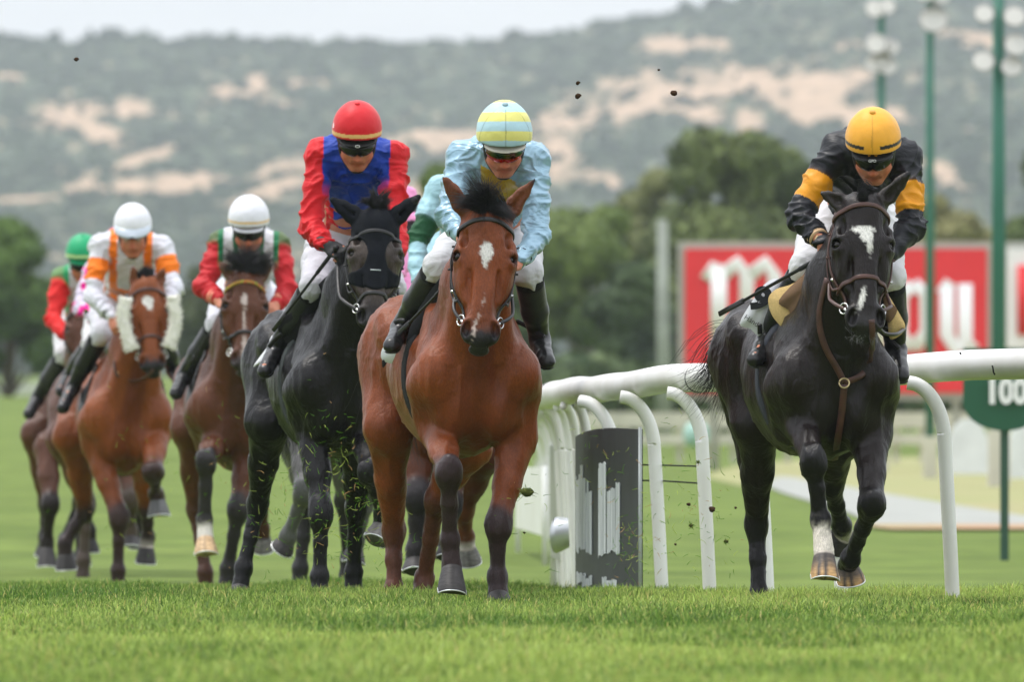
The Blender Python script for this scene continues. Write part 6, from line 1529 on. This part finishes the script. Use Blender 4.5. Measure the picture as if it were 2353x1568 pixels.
J9 = build_jockey(H9, 'jockey in pink and black silks showing behind the red and blue jockey', (862, 440, .02), 28,
    dict(shl=(800, 455, -.24), shr=(928, 460, -.24), ell=(778, 560, -.12), elr=(950, 560, -.12), wrl=(790, 620, .02), wrr=(910, 640, .04),
         pel=(860, 590, -.7), knl=(788, 660, -.32), knr=(930, 690, -.34), anl=(740, 790, -.60), anr=(940, 820, -.55), tol=(725, 820, -.44), tor=(950, 860, -.38)),
    Silks(f9), lambda r, n, u: hx(232, 150, 196), None, None, res=.009, breech=hx(232, 150, 196))

# ---------------- flying turf ----------------
M_sod = mat('sod', None, rough=1, spec=.05)
def clod(x, y, Y, r, green, label):
    c = P(x, y, Y); r = r / FD * Y; V, F = [], []; n = 10; m = MB()
    m.lathe([0, 0, 0], [(math.sin(t) * r, -math.cos(t) * r * .8) for t in np.linspace(.1, 3.04, 7)], n); Vv = np.array(m.V); Vv = Vv * (1 + .45 * vnoise(Vv / r * 1.7 + x))[:, None] + c
    o = mkobj('turf_clod', Vv, m.F + [tuple(range(n))[::-1], tuple(range(6 * n, 7 * n))], M_sod, None, True, np.tile(np.array(hx(60, 44, 32)) if not green else np.array(hx(78, 84, 44)), (len(Vv), 1)), loc=c)
    tag(o, label, 'turf clod', 'clods of turf thrown up by the hooves')
    if green:
        k = 34; sv, sf = strands(np.tile(c, (k, 1)) + rng.normal(0, r * .3, (k, 3)), rng.normal(0, 1, (k, 3)), rng.uniform(.6, 2.4, k) * r, .0016, seg=4, jit=.5); mkobj('grass_tuft', sv, sf, M_sod, o, True, np.repeat(np.where(rng.random((k, 1)) < .6, [hx(70, 110, 34)], [hx(150, 160, 80)]), 15, 0))
cl = [(1328, 190, 50, 5, 0, 'small dark clod high in front of the hillside, upper of two'), (1328, 220, 50, 7, 0, 'dark clod just under the smaller one in front of the pale scar'), (1548, 214, 50, 8, 0, 'largest dark clod in the air left of the floodlight masts'), (1514, 160, 51, 3, 0, 'tiny dark speck above the largest flying clod'), (175, 136, 52, 5, 0, 'dark clod in the air near the upper left corner'),
      (1210, 1132, 50, 13, 1, 'grassy sod flying just right of the leading bay foreleg'), (1636, 1172, 52, 8, 0, 'brown sod flying in front of the white rail post'), (1588, 1208, 52, 5, 1, 'small grassy sod between rail posts right of the black banner'), (1582, 1160, 52, 5, 0, 'dark clod above the small grassy sod between the posts'), (1690, 1168, 52, 3, 0, 'tiny clod left of the black horse hind leg'),
      (1668, 1245, 51, 5, 1, 'tangled grass tuft in front of the field left of the black horse'), (1604, 1062, 52, 4, 1, 'grass tuft in front of the rail post under the tail'), (1552, 1252, 53, 3, 0, 'tiny clod low between the two rail posts'), (1205, 1225, 51, 3, 0, 'small dark clod right of the bay lower leg'), (198, 716, 66, 5, 1, 'green tuft flying in front of the magenta silks')]
for x, y, Y, r, g, lab in cl: clod(x, y, Y, r, g, lab)
def flying(n, boxes):
    rt, dr, le = [], [], []
    for i in range(n):
        bx = boxes[rng.choice(len(boxes), p=np.array([b[5] for b in boxes]) / sum(b[5] for b in boxes))]
        x = rng.normal((bx[0] + bx[1]) / 2, (bx[1] - bx[0]) / 3.5); y = rng.normal((bx[2] + bx[3]) / 2, (bx[3] - bx[2]) / 3.5)
        if y > 1345: continue
        rt.append(P(x, y, bx[4] + rng.uniform(-.4, .4))); dr.append(rng.normal(0, 1, 3) * [1, .4, .9]); le.append(rng.uniform(.008, .05))
    V, F = strands(rt, dr, le, .0014, seg=4, jit=.9); n = len(rt)
    c = np.where(rng.random((n, 1)) < .6, [hx(84, 128, 36)], [hx(160, 176, 84)]); c[rng.random(n) < .15] = hx(176, 140, 96)
    tag(mkobj('grass_cuttings', V, F, M_sod, None, True, np.repeat(c, 15, 0)), 'loose blades of cut grass thrown into the air around the galloping legs', 'grass cuttings', None, 'stuff')
flying(760, [(560, 700, 1050, 1340, 54, 2.2), (690, 860, 950, 1340, 53.6, 4), (820, 960, 1100, 1340, 52.6, 1.6), (1400, 1520, 1150, 1350, 54.3, 2.4), (1480, 1720, 1000, 1345, 52.5, 1.8), (1120, 1260, 1050, 1340, 50.5, .5), (420, 640, 960, 1330, 60, .8), (180, 420, 900, 1330, 64, .6), (1300, 1480, 980, 1150, 54.6, .5)])
